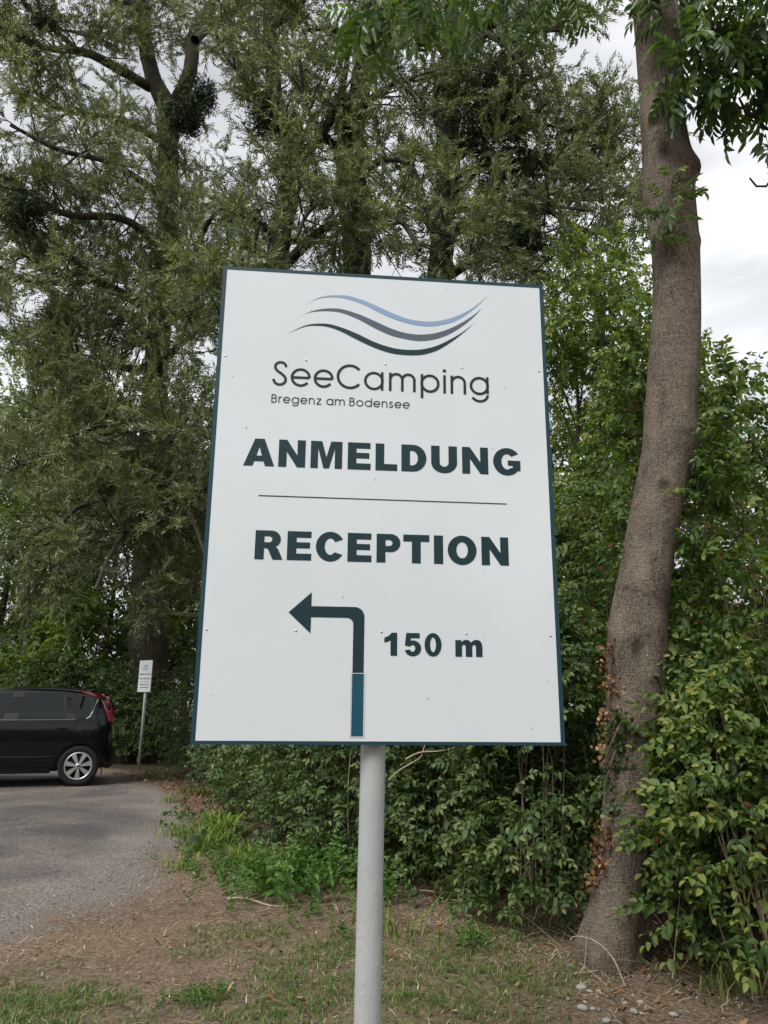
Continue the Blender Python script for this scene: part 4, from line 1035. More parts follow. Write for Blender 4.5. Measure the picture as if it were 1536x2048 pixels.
def mark(spots):
    out_ = np.zeros(len(V))
    for ctr, sx, sz in spots:
        d = (V - np.array(ctr)) / np.array([sx, 0.12, sz]); out_ = np.maximum(out_, np.clip(1.6 - np.linalg.norm(d, axis=1) * (1 + 0.25 * vnoise(V, 30, 5)), 0, 1))
    return out_
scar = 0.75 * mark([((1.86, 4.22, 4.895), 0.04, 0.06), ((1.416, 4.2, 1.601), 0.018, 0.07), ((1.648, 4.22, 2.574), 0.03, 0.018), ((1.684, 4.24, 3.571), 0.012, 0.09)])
pale = mark([((1.554, 4.22, 2.497), 0.06, 0.09), ((1.479, 4.22, 2.081), 0.05, 0.10), ((1.639, 4.24, 3.102), 0.04, 0.16), ((1.335, 4.24, 1.77), 0.04, 0.09), ((1.152, 4.2, 0.224), 0.12, 0.10), ((1.082, 4.2, 0.11), 0.12, 0.06), ((1.352, 4.2, 1.332), 0.05, 0.12), ((1.303, 4.2, 0.921), 0.03, 0.12), ((1.733, 4.25, 4.216), 0.03, 0.2), ((1.793, 4.25, 5.384), 0.03, 0.2)])
link('trunk', np_mesh('trunk', V, F, None, {'scar': scar, 'pale': pale}), M['ash_bark'], ash, True)
limbsA = [A4((1.942, 4.4, 6.234, 0.059), (2.161, 4.3, 6.58, 0.044), (2.405, 4.2, 6.551, 0.032), (2.632, 4.1, 6.165, 0.021), (2.793, 4, 5.715, 0.013)),
          A4((2.405, 4.2, 6.551, 0.021), (2.435, 4.15, 6.047, 0.017), (2.445, 4.1, 5.737, 0.014), (2.306, 4.05, 5.437, 0.01), (2.139, 4, 5.148, 0.006)),
          A4((2.737, 4, 5.797, 0.02), (2.618, 4.1, 5.491, 0.017), (2.48, 4.1, 5.168, 0.016), (2.368, 4.1, 5.049, 0.013), (2.311, 4.1, 5.186, 0.007)),
          A4((2.944, 4.2, 6.022, 0.021), (2.743, 4.2, 5.265, 0.017), (2.563, 4.2, 5.023, 0.013), (2.457, 4.2, 5.121, 0.01), (2.399, 4.2, 5.201, 0.007)),
          A4((2.736, 4.2, 4.946, 0.013), (2.579, 4.2, 4.751, 0.01), (2.461, 4.2, 4.578, 0.008), (2.403, 4.2, 4.589, 0.007), (2.368, 4.2, 4.649, 0.003)),
          A4((1.934, 4.4, 6.511, 0.052), (1.666, 4.6, 7.242, 0.036), (1.264, 4.9, 7.516, 0.029), (0.888, 5.2, 7.553, 0.022), (0.563, 5.5, 7.561, 0.014)),
          A4((1.879, 4.4, 7.794, 0.047), (1.143, 4, 7.292, 0.029), (0.504, 3.6, 6.183, 0.019), (0.121, 3.4, 5.493, 0.012), (-0.103, 3.3, 5.121, 0.006)),
          A4((1.912, 4.35, 6.223, 0.036), (1.81, 3.9, 5.879, 0.023), (1.769, 3.7, 5.528, 0.012), (1.731, 3.6, 5.191, 0.006)),
          A4((1.895, 4.4, 7.485, 0.046), (2.149, 4, 7.352, 0.032), (2.307, 3.6, 6.623, 0.019), (2.431, 3.4, 5.935, 0.012))]
for k, L in enumerate(limbsA):
    a = Acc(); limb_mesh(a, L, 7, 0.06, 0.08, 120 + k); a.build('branch', M['branch_bark'], ash, True)
rg = np.random.default_rng(404)
def cloud(c, r, n, rng, sq=(1, 1, 0.7)):
    d = rng.normal(size=(n, 3)); d /= np.linalg.norm(d, axis=1, keepdims=True)
    return np.array(c) + d * (r * rng.uniform(0, 1, n) ** 0.4)[:, None] * np.array(sq), d
leaf = Acc(); twg = Acc()
for c, r, k in (((2.151, 4, 5.585), 0.34, 46), ((2.386, 4, 5.628), 0.30, 40), ((2.102, 4.1, 5.859), 0.2, 20), ((2.029, 4, 5.343), 0.18, 18), ((2.362, 4.1, 5.286), 0.22, 26), ((2.513, 4.1, 5.449), 0.25, 26),
                ((1.884, 3.95, 5.213), 0.12, 7), ((2.506, 4.2, 4.964), 0.07, 5), ((2.251, 4.1, 6.161), 0.4, 40), ((2.614, 4, 5.879), 0.4, 40), ((1.775, 4, 6.252), 0.25, 12), ((2.135, 4, 5.11), 0.10, 5),
                ((-0.105, 3.4, 5.148), 0.13, 12), ((0.065, 3.4, 5.132), 0.16, 16), ((0.213, 3.5, 5.393), 0.2, 18), ((0.952, 5.1, 7.244), 0.26, 18), ((1.179, 5, 7), 0.22, 14), ((1.365, 4.9, 6.991), 0.24, 14), ((0.807, 5.3, 7.281), 0.2, 16), ((1.597, 4.7, 6.961), 0.25, 12)):
    P, d = cloud(c, r, k, rg)
    D = d * 0.6 + rg.normal(0, 0.4, P.shape); D[:, 2] -= 0.55
    scatter(leaf, 'ash', P, D, 1.05, rg, 0.5, 0.0)
    for p in P[::3]:
        mid = (p + np.array(c)) / 2 + np.array([0, 0, 0.05]); Vt, Ft = tube_arrays(np.array([c, mid, p]), np.array([0.005, 0.004, 0.002]), 4); twg.add(Vt, Ft)
for (px_c, k) in (((1.888, 4.22, 4.644), 7), ((1.855, 4.22, 4.455), 8), ((1.781, 4.22, 4.343), 8), ((1.689, 4.22, 4.195), 4), ((1.893, 4.22, 4.512), 5)):     # epicormic sprays on the trunk
    P, d = cloud(px_c, 0.08, k, rg); D = d; D[:, 1] -= 0.4; D[:, 2] -= 0.2
    scatter(leaf, 'ash', P, D, 0.6, rg, 0.5, 0.0)
twg.build('twigs', M['branch_bark'], ash, kind='stuff'); leaf.build('crown', M['ash_leaf'], ash, kind='stuff')

# ivy on the ash
def trunk_skin(px_list, rng, n, spread):
    """points on the camera-side skin of the trunk around given world points"""
    out = []
    for q in px_list:
        d = np.linalg.norm(V - np.array(q), axis=1); idx = np.argsort(d)[:max(8, int(spread * 600))]
        out.append(V[rng.choice(idx, n)])
    return np.concatenate(out)
for nm, lab, mat_, pts, k in (('dead_ivy', 'strip of dry orange ivy leaves on the edge of the ash trunk', 'dry_ivy', [(1.301, 4.34, 1.581), (1.286, 4.34, 1.484), (1.274, 4.34, 1.387), (1.264, 4.34, 1.278), (1.252, 4.34, 1.224), (1.245, 4.34, 1.064)], 5),
                              ('dead_ivy', 'dry brown ivy leaves low on the ash trunk', 'dry_ivy', [(1.16, 4.33, 0.628), (1.162, 4.33, 0.578), (1.179, 4.33, 0.504), (1.192, 4.33, 0.382), (1.177, 4.33, 0.443)], 5),
                              ('ivy', 'dark green ivy sprig climbing the ash trunk', 'hedge_leaf', [(1.257, 4.26, 1.147), (1.281, 4.24, 1.187), (1.311, 4.24, 1.226), (1.224, 4.26, 1.068), (1.221, 4.3, 0.962), (1.274, 4.24, 1.096), (1.205, 4.3, 0.885), (1.204, 4.3, 0.783)], 7)):
    t = empty(nm, pts[-1]); tag(t, lab, 'ivy')
    sk = trunk_skin(pts, rg, k, 0.03); nrm = sk - np.array([AX[6][0], AX[6][1], 0]) * [1, 1, 0] - sk * [0, 0, 1]
    nrm = nrm / (np.linalg.norm(nrm, axis=1, keepdims=True) + 1e-6)
    a = Acc(); scatter(a, 'ivy', sk + nrm * 0.008, nrm * 0.5 + rg.normal(0, 0.6, sk.shape), 0.55, rg, 1.5, 0.0, 0.2)
    o = a.build('leaves', M[mat_], t, kind='stuff')
    a = Acc(); pp = np.array(pts); pp[:, 1] -= 0.01
    Vt, Ft = tube_arrays(spline(pp, 14), np.full(14, 0.004), 5); a.add(Vt, Ft); o2 = a.build('stem', M['stem_bark'], t, True)
    bpy.context.view_layer.update()
    for o_ in (o, o2): o_.matrix_parent_inverse = t.matrix_world.inverted()

# everything above that was modelled in place hangs under its root without moving
bpy.context.view_layer.update()
for t in (wl, wc, ash):
    for ch in t.children: ch.matrix_parent_inverse = t.matrix_world.inverted()
for t in list(COL.objects):
    if t.type == 'EMPTY' and t.name.split('.')[0] in ('maple_tree', 'hazel_tree', 'slender_tree', 'sapling', 'background_tree'):
        for ch in t.children: ch.matrix_parent_inverse = t.matrix_world.inverted()

# ------------------------------------------------------------------ shrubs of the hedge
def shrub(name, label, cx, cy_, r, h, kind, mat, count, seed, tint=0.0, z0=0.15, stems=14, scale=1.0, ry=None, top=0.55, dead=0, stem_mat='stem_bark'):
    rng = np.random.default_rng(seed)
    t = empty(name, (cx, cy_, 0)); tag(t, label, 'shrub', 'shrubs of the hedge')
    ry = ry or r
    u = rng.uniform(0, 1, count); zz = z0 + (h - z0) * u
    prof = np.sin(np.clip(0.25 + 0.75 * u, 0, 1) * math.pi) ** top * 0.85 + 0.25 * (1 - u)
    a = rng.uniform(0, 2 * math.pi, count); q = rng.uniform(0.15, 1.0, count) ** 0.42
    d = np.stack([np.cos(a), np.sin(a), rng.uniform(-0.2, 0.5, count)], 1)
    lob = 1 + 0.24 * vnoise(np.stack([np.cos(a) * 2, np.sin(a) * 2, zz * 1.6], 1), 1.2, seed)
    P = np.stack([np.cos(a) * r * prof * q * lob, np.sin(a) * ry * prof * q * lob, zz + 0.12 * h * vnoise(np.stack([np.cos(a), np.sin(a), q], 1), 3, seed + 1) * u], 1)
    gap = vnoise(P, 2.6 / max(r, 0.6), seed + 2) > -0.42
    P, d = P[gap], d[gap]; P[:, 2] = np.maximum(P[:, 2], 0.08)
    D = d * 0.9 + rng.normal(0, 0.45, P.shape); D[:, 2] -= 0.1
    leaf = Acc(); scatter(leaf, kind, P, D, scale * rng.uniform(0.75, 1.15, len(P)), rng, 1.1, tint + 0.13 * vnoise(P, 2.3, seed + 3))
    leaf.build('foliage', mat, t, kind='stuff')
    st_ = Acc()
    for k in range(stems):
        q2 = P[rng.integers(len(P))]; b0 = np.array([rng.normal(0, 0.22 * r), rng.normal(0, 0.22 * ry), -0.05])
        mid = b0 * 0.5 + q2 * 0.5 + np.array([rng.normal(0, 0.08), rng.normal(0, 0.08), 0.15 * h])
        S = spline(np.array([b0, mid, q2]), 9); Vt, Ft = tube_arrays(S, np.linspace(0.0075, 0.002, 9), 5); st_.add(Vt, Ft)
    st_.build('stems', M[stem_mat], t, True)
    return t

SHRUBS = [
 # name, label, x, y, r, h, kind, material, twigs, seed, kwargs
 ('dogwood_shrub', 'yellowing dogwood bush in front of the ash trunk base', 1.88, 4.05, 0.50, 1.5, 'dogwood', 'dogwood_leaf', 950, 1, dict(tint=0.06, z0=0.22, stems=24, top=0.4, scale=0.88, stem_mat='dry_stem')),
 ('dogwood_shrub', 'dogwood bush with a few red leaves at the right edge', 2.35, 5.05, 0.8, 2.3, 'dogwood', 'dogwood_leaf', 1000, 2, dict(tint=0.06, stems=22)),
 ('dogwood_shrub', 'tall dogwood reaching high beside the ash trunk against the sky', 2.25, 5.9, 0.85, 4.35, 'dogwood', 'dogwood_leaf', 1562, 3, dict(tint=0.02, stems=24)),
 ('dogwood_shrub', 'slender upright dogwood overlapping the right side of the ash trunk', 2.14, 4.36, 0.36, 3.25, 'dogwood', 'dogwood_leaf', 775, 4, dict(tint=0.04)),
 ('dogwood_shrub', 'drooping dogwood between the sign and the ash trunk', 0.98, 5.25, 0.5, 2.1, 'hedge', 'hedge_leaf', 1900, 5, dict(tint=0.06, stems=12, z0=0.1)),
 ('dogwood_shrub', 'tall thin dogwood seen beside the right edge of the sign', 1.35, 6.6, 0.75, 3.0, 'dogwood', 'dogwood_leaf', 1250, 6, dict(tint=-0.05)),
 ('privet_shrub', 'dense green shrub behind the sign pole on its right', 0.62, 6.3, 0.75, 2.2, 'hedge', 'hedge_leaf', 2300, 7, dict(tint=0.05, stems=22)),
 ('privet_shrub', 'dark shrub directly behind the sign pole', 0.05, 6.9, 0.72, 2.3, 'hedge', 'hedge_leaf', 1900, 8, dict(tint=-0.02, stems=22)),
 ('privet_shrub', 'dark green shrub left of the sign pole', -0.38, 7.95, 0.85, 2.2, 'hedge', 'hedge_leaf', 1890, 9, dict(tint=0.03, stems=20)),
 ('privet_shrub', 'rounded hedge shrub under the lower left corner of the sign', -0.85, 9.4, 1.0, 2.2, 'far_hedge', 'hedge_leaf', 2025, 10, dict(tint=0.05)),
 ('privet_shrub', 'hedge shrub bordering the brown strip beside the asphalt', -1.5, 11.7, 1.1, 2.4, 'far_hedge', 'hedge_leaf', 2835, 11, dict(tint=0.0)),
 ('privet_shrub', 'ivy-covered hedge shrub just right of the small notice', -2.75, 14.6, 1.2, 2.9, 'far_hedge', 'hedge_leaf', 3105, 12, dict(tint=-0.03)),
 ('privet_shrub', 'dark hedge shrub directly behind the small notice', -4.5, 17.8, 1.4, 2.9, 'far_hedge', 'hedge_leaf', 3240, 13, dict(tint=-0.05)),
 ('privet_shrub', 'hedge shrub behind the rear of the black car', -7.0, 17.0, 1.4, 2.4, 'far_hedge', 'hedge_leaf', 2970, 14, dict(tint=0.03)),
 ('privet_shrub', 'hedge shrub behind the middle of the black car', -9.0, 17.4, 1.5, 2.5, 'far_hedge', 'hedge_leaf', 2430, 15, dict(tint=0.0)),
 ('privet_shrub', 'hedge shrub behind the bonnet of the black car', -11.6, 17.4, 1.7, 2.6, 'far_hedge', 'hedge_leaf', 1215, 16, dict(tint=0.0)),
 ('hornbeam_shrub', 'tall shrub with rusty brown leaves at the right edge', 3.35, 7.4, 1.0, 4.0, 'dogwood', 'rust_leaf', 1000, 17, dict(tint=0.05)),
 ('hornbeam_shrub', 'tall green shrub behind the dogwoods right of the trunk', 2.4, 7.6, 1.1, 3.7, 'dogwood', 'hedge_leaf', 1485, 18, dict(tint=0.1)),
 ('hornbeam_shrub', 'broad dark shrub standing behind the right half of the sign', 0.7, 8.3, 1.1, 3.2, 'far_hedge', 'hedge_leaf', 600, 19, dict(tint=0.0)),
 ('hornbeam_shrub', 'broad dark shrub standing behind the left half of the sign', 0.1, 10.2, 1.3, 3.2, 'far_hedge', 'hedge_leaf', 600, 20, dict(tint=0.0)),
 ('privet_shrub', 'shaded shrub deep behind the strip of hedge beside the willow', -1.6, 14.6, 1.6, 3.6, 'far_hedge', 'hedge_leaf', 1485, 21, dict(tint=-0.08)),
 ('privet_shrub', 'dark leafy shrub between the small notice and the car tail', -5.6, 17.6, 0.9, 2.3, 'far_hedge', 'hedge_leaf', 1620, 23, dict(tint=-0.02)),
 ('dogwood_shrub', 'dogwood sprays hanging low at the bottom right corner', 2.3, 3.95, 0.5, 1.35, 'dogwood', 'dogwood_leaf', 525, 22, dict(tint=0.10, z0=0.12, stems=16, stem_mat='dry_stem')),
]
for nm, lab, x, y, r_, h_, kd, mt, ct, sdd, kw in SHRUBS:
    shrub(nm, lab, x, y, r_, h_, kd, M[mt], ct, sdd + 500, **kw)

# the wooded far side of the car park, behind the viewer; the car's flank mirrors it
rg = np.random.default_rng(77); acc = Acc(); nT = 3400
tx = rg.uniform(-34, 26, nT); hz = 4.6 + 1.6 * np.sin(tx * 0.55) + 0.9 * np.sin(tx * 1.3 + 1); P = np.stack([tx, -19 + rg.normal(0, 1.6, nT), hz * rg.uniform(0, 1, nT) ** 0.8], 1)
scatter(acc, 'broad', P, rg.normal(0, 1, P.shape), 4.2, rg, 3.0, 0.1 * vnoise(P, 0.8, 5))
tag(acc.build('treeline', M['wood_leaf'], None, kind='stuff'), 'wooded edge on the other side of the car park', 'woods')
print('TWIGS', NW1, NW2)
# ------------------------------------------------------------------ parked car
M['car_paint'] = plain('car_paint', (0.002, 0.003, 0.0045), 0.22, 0.22, 0.0, var=0.1, coat=0.45)
M['car_trim'] = plain('car_trim', (0.022, 0.023, 0.025), 0.5, 0.3, var=0.1)
M['car_glass'] = plain('car_glass', (0.003, 0.008, 0.006), 0.04, 0.5, var=0.05)
M['tyre'] = plain('tyre', (0.015, 0.015, 0.016), 0.85, 0.25, var=0.2, vscale=30)
M['hubcap'] = plain('hubcap', (0.55, 0.55, 0.54), 0.32, 0.5, 0.75, var=0.06)
M['tail_red'] = plain('tail_red', (0.26, 0.008, 0.014), 0.12, 0.6, var=0.15, vscale=14, coat=1.0)
M['chrome'] = plain('chrome', (0.55, 0.57, 0.58), 0.15, 0.5, 1.0, var=0.02)
M['belt'] = plain('belt', (0.16, 0.17, 0.17), 0.35, 0.4, 0.4, var=0.05)
M['seam'] = plain('seam', (0.002, 0.002, 0.0025), 0.7, 0.2)
M['lamp_glass'] = plain('lamp_glass', (0.55, 0.57, 0.6), 0.08, 0.6, 0.3, var=0.05)
M['plate'] = plain('plate', (0.7, 0.7, 0.68), 0.4, 0.4, var=0.04)

cx0, cy0 = (-4.775, 12.432)
car = empty('parked_car', (cx0, cy0, 0.006), R(21))
tag(car, 'black compact hatchback parked on the asphalt, rear end in view', 'car')
HW = 0.845
XS = [-3.45, -3.38, -3.22, -2.95, -2.6, -2.35, -2.05, -1.75, -1.45, -1.1, -0.7, -0.3, 0.0, 0.2, 0.34, 0.42, 0.47, 0.50]
def itp(x, tab): return float(np.interp(x, [a for a, _ in tab], [b2 for _, b2 in tab]))
TOP = [(-3.45, 0.66), (-3.38, 0.76), (-3.22, 0.86), (-2.95, 0.93), (-2.6, 0.985), (-2.35, 1.03), (-2.05, 1.20), (-1.75, 1.37), (-1.45, 1.48), (-1.1, 1.525), (-0.7, 1.535), (-0.3, 1.52), (0.0, 1.495), (0.2, 1.465), (0.34, 1.44), (0.42, 1.425), (0.5, 1.41)]
WID = [(-3.45, 0.60), (-3.38, 0.68), (-3.22, 0.76), (-2.95, 0.815), (-2.6, 0.84), (-1.0, 0.845), (0.0, 0.845), (0.2, 0.84), (0.34, 0.82), (0.42, 0.785), (0.47, 0.74), (0.50, 0.68)]
REAR = [(0.2, 0.44), (0.30, 0.485), (0.45, 0.50), (0.62, 0.495), (0.85, 0.485), (1.0, 0.475), (1.15, 0.45), (1.3, 0.405), (1.41, 0.34), (1.55, 0.25)]
def rearx(z): return itp(z, REAR)
def section(x):
    zt = itp(x, TOP); w = itp(x, WID); zb = 0.20 if x < 0.2 else 0.24
    belt = min(1.0, zt - 0.05)
    g = max(zt - 1.02, 0) / 0.5
    rows = [(zb, w - 0.07), (zb + 0.07, w - 0.015), (0.48, w - 0.002), (0.70, w), (0.88, w - 0.008), (belt, w - 0.03), (belt + (zt - belt) * 0.5, w - 0.03 - 0.085 * g - 0.01), (zt - 0.055 * min(1, g + 0.3), w - 0.03 - 0.175 * g - 0.03), (zt - 0.015, (w - 0.2) * 0.72), (zt, (w - 0.2) * 0.36), (zt + 0.003, 0.0)]
    return rows
def side_y(x, z):
    rows = section(x)[:8]
    return float(np.interp(z, [a for a, _ in rows], [b2 for _, b2 in rows]))
bm = bmesh.new(); grid = []
for k, x in enumerate(XS):
    line = []
    for (z, y) in section(x):
        xx = x
        lim = rearx(z)
        if x > -0.3: xx = -0.3 + (x + 0.3) * (lim + 0.3) / 0.8
        line.append((xx, y, z))
    full = [bm.verts.new((a, -b2, c2)) for a, b2, c2 in line] + [bm.verts.new((a, b2, c2)) for a, b2, c2 in line[-2::-1]]
    grid.append(full)
for a, b2 in zip(grid, grid[1:]):
    for i in range(len(a) - 1): bm.faces.new((a[i], b2[i], b2[i+1], a[i+1]))
    bm.faces.new((a[-1], b2[-1], b2[0], a[0]))
bm.faces.new(grid[0][::-1]) ; bm.faces.new(grid[-1])
bmesh.ops.recalc_face_normals(bm, faces=bm.faces)
me = bpy.data.meshes.new('body'); bm.to_mesh(me); bm.free()
tmp = bpy.data.objects.new('tmp_body', me); COL.objects.link(tmp)
md = tmp.modifiers.new('s', 'SUBSURF'); md.levels = 2; md.render_levels = 2
cut = []
for wx in (0.0, -2.6):
    for sgn in (-1, 1):
        mbc = MB(); mbc.lathe([(0.0005, -0.30), (0.352, -0.30), (0.352, 0.30), (0.0005, 0.30)], 40)
        oc = mbc.build('cutter', None); oc.location = (wx, sgn * (HW - 0.02), 0.325); cut.append(oc)
        bmc = bmesh.new(); bmc.from_mesh(oc.data); bmesh.ops.remove_doubles(bmc, verts=bmc.verts, dist=0.002); bmesh.ops.recalc_face_normals(bmc, faces=bmc.faces); bmc.to_mesh(oc.data); bmc.free()
        md = tmp.modifiers.new('b', 'BOOLEAN'); md.operation = 'DIFFERENCE'; md.object = oc; md.solver = 'EXACT'
dg = bpy.context.evaluated_depsgraph_get()
bme = bpy.data.meshes.new_from_object(tmp.evaluated_get(dg)); bme.name = 'body'
for o in cut + [tmp]: bpy.data.objects.remove(o)
bme.materials.clear()
body = link('body', bme, M['car_paint'], car, False)
bm = bmesh.new(); bm.from_mesh(bme)
for f in bm.faces: f.smooth = abs(f.normal.z) < 2
for e in bm.edges: e.smooth = not (len(e.link_faces) == 2 and e.calc_face_angle(0) > R(38))
bm.to_mesh(bme); bm.free()
body.location = (0, HW, 0)

def sheet(name, poly, mat, off, parent, depth=0.012, both=True):
    """side panel following the flank; poly in (x,z)"""
    objs = []
    for s in ((-1, 1) if both else (-1,)):
        mb = MB()
        yo = [s * (side_y(x, z) + off) + HW for x, z in poly]; yi = [s * (side_y(x, z) + off - depth) + HW for x, z in poly]
        if s < 0: mb.prism(poly, yo, yi)
        else: mb.prism(poly, yi, yo)
        objs.append(mb.build(name, mat, parent))
    return objs
DLO = [(-2.05, 1.015), (-1.5, 1.36), (-1.3, 1.425), (-0.9, 1.455), (-0.3, 1.44), (0.05, 1.40), (0.23, 1.335), (0.14, 1.03), (-0.1, 1.005), (-1.0, 1.0)]
sheet('window_surround', DLO, M['car_trim'], 0.006, car, 0.02)
sheet('window', [(-1.92, 1.03), (-1.46, 1.345), (-1.28, 1.405), (-1.08, 1.42), (-1.16, 1.02)], M['car_glass'], 0.011, car)
sheet('window', [(-0.955, 1.025), (-0.90, 1.425), (-0.60, 1.425), (-0.33, 1.41), (-0.285, 1.36), (-0.26, 1.03)], M['car_glass'], 0.011, car)
sheet('window', [(-0.115, 1.03), (-0.19, 1.395), (0.0, 1.375), (0.12, 1.35), (0.20, 1.318), (0.17, 1.24), (0.09, 1.05), (0.05, 1.025)], M['car_glass'], 0.0115, car)
sheet('window_trim', [(0.185, 1.322), (0.206, 1.322), (0.176, 1.235), (0.097, 1.047), (0.05, 1.018), (0.045, 1.028), (0.083, 1.054), (0.162, 1.24)], M['chrome'], 0.0125, car)
sheet('belt_strip', [(-1.9, 1.006), (-0.95, 1.006), (-0.95, 0.998), (-1.9, 0.998)], M['belt'], 0.010, car)
sheet('belt_strip', [(-0.94, 1.006), (-0.12, 1.012), (-0.12, 1.004), (-0.94, 0.998)], M['belt'], 0.010, car)
sheet('door_seam', [(-1.075, 1.0), (-1.068, 1.0), (-1.09, 0.3), (-1.10, 0.3)], M['seam'], 0.003, car, 0.01)
sheet('door_seam', [(-0.10, 1.0), (-0.093, 1.0), (-0.13, 0.86), (-0.25, 0.72), (-0.36, 0.55), (-0.40, 0.3), (-0.41, 0.3), (-0.372, 0.555), (-0.258, 0.73), (-0.138, 0.868)], M['seam'], 0.003, car, 0.01)
sheet('side_moulding', [(-2.2, 0.47), (-0.37, 0.46), (-0.37, 0.445), (-2.2, 0.452)], M['car_trim'], 0.008, car, 0.014)
sheet('sill', [(-2.22, 0.30), (-0.42, 0.28), (-0.40, 0.20), (-2.22, 0.21)], M['car_trim'], 0.006, car, 0.04)
for hx in (-0.27, -1.27):
    hs = sheet('door_handle', [(hx - 0.09, 0.865), (hx - 0.075, 0.878), (hx + 0.06, 0.876), (hx + 0.075, 0.865), (hx + 0.06, 0.852), (hx - 0.075, 0.852)], M['car_paint'], 0.028, car, 0.034)
TL = [(-0.10, 1.462), (0.08, 1.440), (0.245, 1.412), (0.335, 1.405), (0.40, 1.30), (0.445, 1.15), (0.478, 0.985), (0.375, 0.985), (0.335, 1.13), (0.285, 1.25), (0.245, 1.325), (0.19, 1.365), (0.06, 1.402), (-0.09, 1.448)]
def tl_y(x, z):   # flank at the tail, seen where the body wraps round
    xs_ = -0.3 + (x + 0.3) * 0.8 / (rearx(z) + 0.3)
    return side_y(min(xs_, 0.5), z)
for s in (-1, 1):
    mb = MB(); mb.prism(TL, [s * (tl_y(x, z) + 0.016) + HW for x, z in TL], [s * (tl_y(x, z) - 0.14) + HW for x, z in TL]); mb.build('tail_light', M['tail_red'], car)
mb = MB(); mb.prism([(0.07, 1.475), (0.30, 1.432), (0.375, 1.405), (0.36, 1.39), (0.26, 1.40), (0.05, 1.44)], HW - 0.56, HW + 0.56); mb.build('roof_spoiler', M['car_paint'], car)
mb = MB(); mb.prism([(0.42, 1.34), (0.482, 1.06), (0.476, 1.05), (0.40, 1.33)], HW - 0.50, HW + 0.50); mb.build('rear_window', M['car_glass'], car)
mb = MB(); mb.prism([(0.44, 0.60), (0.525, 0.58), (0.545, 0.48), (0.535, 0.32), (0.46, 0.25), (0.40, 0.25), (0.40, 0.60)], HW - 0.66, HW + 0.66); mb.build('rear_bumper', M['car_paint'], car)
mb = MB(); mb.prism([(0.488, 0.86), (0.50, 0.86), (0.505, 0.75), (0.49, 0.75)], HW - 0.26, HW + 0.26); mb.build('number_plate', M['plate'], car)
mb = MB(); mb.prism([(-2.06, 1.16), (-1.60, 1.445), (-1.58, 1.43), (-2.03, 1.13)], HW - 0.56, HW + 0.56); mb.build('windscreen', M['car_glass'], car)
for s in (-1, 1):
    mb = MB(); mb.prism([(-3.40, 0.70), (-3.25, 0.84), (-2.95, 0.92), (-3.02, 0.78), (-3.30, 0.66)], [s * (side_y(x, 0.75) + 0.012) + HW for x in (-3.40, -3.25, -2.95, -3.02, -3.30)], [s * (side_y(x, 0.75) - 0.2) + HW for x in (-3.40, -3.25, -2.95, -3.02, -3.30)]); mb.build('headlight', M['lamp_glass'], car)
    mb = MB(); mb.prism([(-1.98, 1.02), (-1.78, 1.02), (-1.76, 1.13), (-1.84, 1.17), (-1.95, 1.12)], HW + s * 0.83, HW + s * 1.0); mb.build('wing_mirror', M['car_paint'], car)
    mb = MB(); mb.box((0.35, HW + s * 0.60 - 0.10, 0.15), (0.362, HW + s * 0.60 + 0.10, 0.36)); mb.build('mud_flap', M['car_trim'], car)

def wheel(x, s):
    root = empty('wheel', (x, HW + s * (HW - 0.095), 0.305)); root.parent = car
    if s > 0: root.rotation_euler = (0, 0, math.pi)
    mb = MB(); mb.lathe([(0.20, -0.088), (0.222, -0.098), (0.262, -0.104), (0.288, -0.096), (0.303, -0.075), (0.306, -0.03), (0.306, 0.03), (0.303, 0.075), (0.285, 0.098), (0.20, 0.09), (0.19, 0.0), (0.20, -0.088)], 48); mb.build('tyre', M['tyre'], root, True)
    mb = MB(); mb.lathe([(0.0005, -0.070), (0.2, -0.072), (0.208, -0.06)], 40); mb.build('wheel_disc', M['seam'], root, True)
    mb = MB(); mb.lathe([(0.183, -0.074), (0.188, -0.098), (0.205, -0.102), (0.212, -0.09), (0.21, -0.07)], 48); mb.build('rim', M['hubcap'], root, True)
    for k in range(7):
        a = 2 * math.pi * k / 7 + 0.22; mb = MB()
        def pt(r, w, y): return (r * math.cos(a) - w * math.sin(a), y, r * math.sin(a) + w * math.cos(a))
        mb.add([pt(0.035, -0.014, -0.106), pt(0.19, -0.036, -0.098), pt(0.19, 0.036, -0.098), pt(0.035, 0.014, -0.106), pt(0.035, -0.018, -0.08), pt(0.19, -0.042, -0.075), pt(0.19, 0.042, -0.075), pt(0.035, 0.018, -0.08)],
               [(0,1,2,3),(0,4,5,1),(1,5,6,2),(2,6,7,3),(3,7,4,0)]); mb.build('spoke', M['hubcap'], root)
    mb = MB(); mb.lathe([(0.0005, -0.116), (0.022, -0.116), (0.036, -0.112), (0.044, -0.10), (0.05, -0.08)], 24); mb.build('hub', M['hubcap'], root, True)
    mb = MB(); mb.lathe([(0.015, -0.1165), (0.018, -0.119), (0.0215, -0.1165)], 24); mb.box((-0.024, -0.1190, -0.004), (0.024, -0.1165, 0.004)); mb.build('emblem', M['seam'], root, True)
for x in (0.0, -2.6):
    for s in (-1, 1): wheel(x, s)

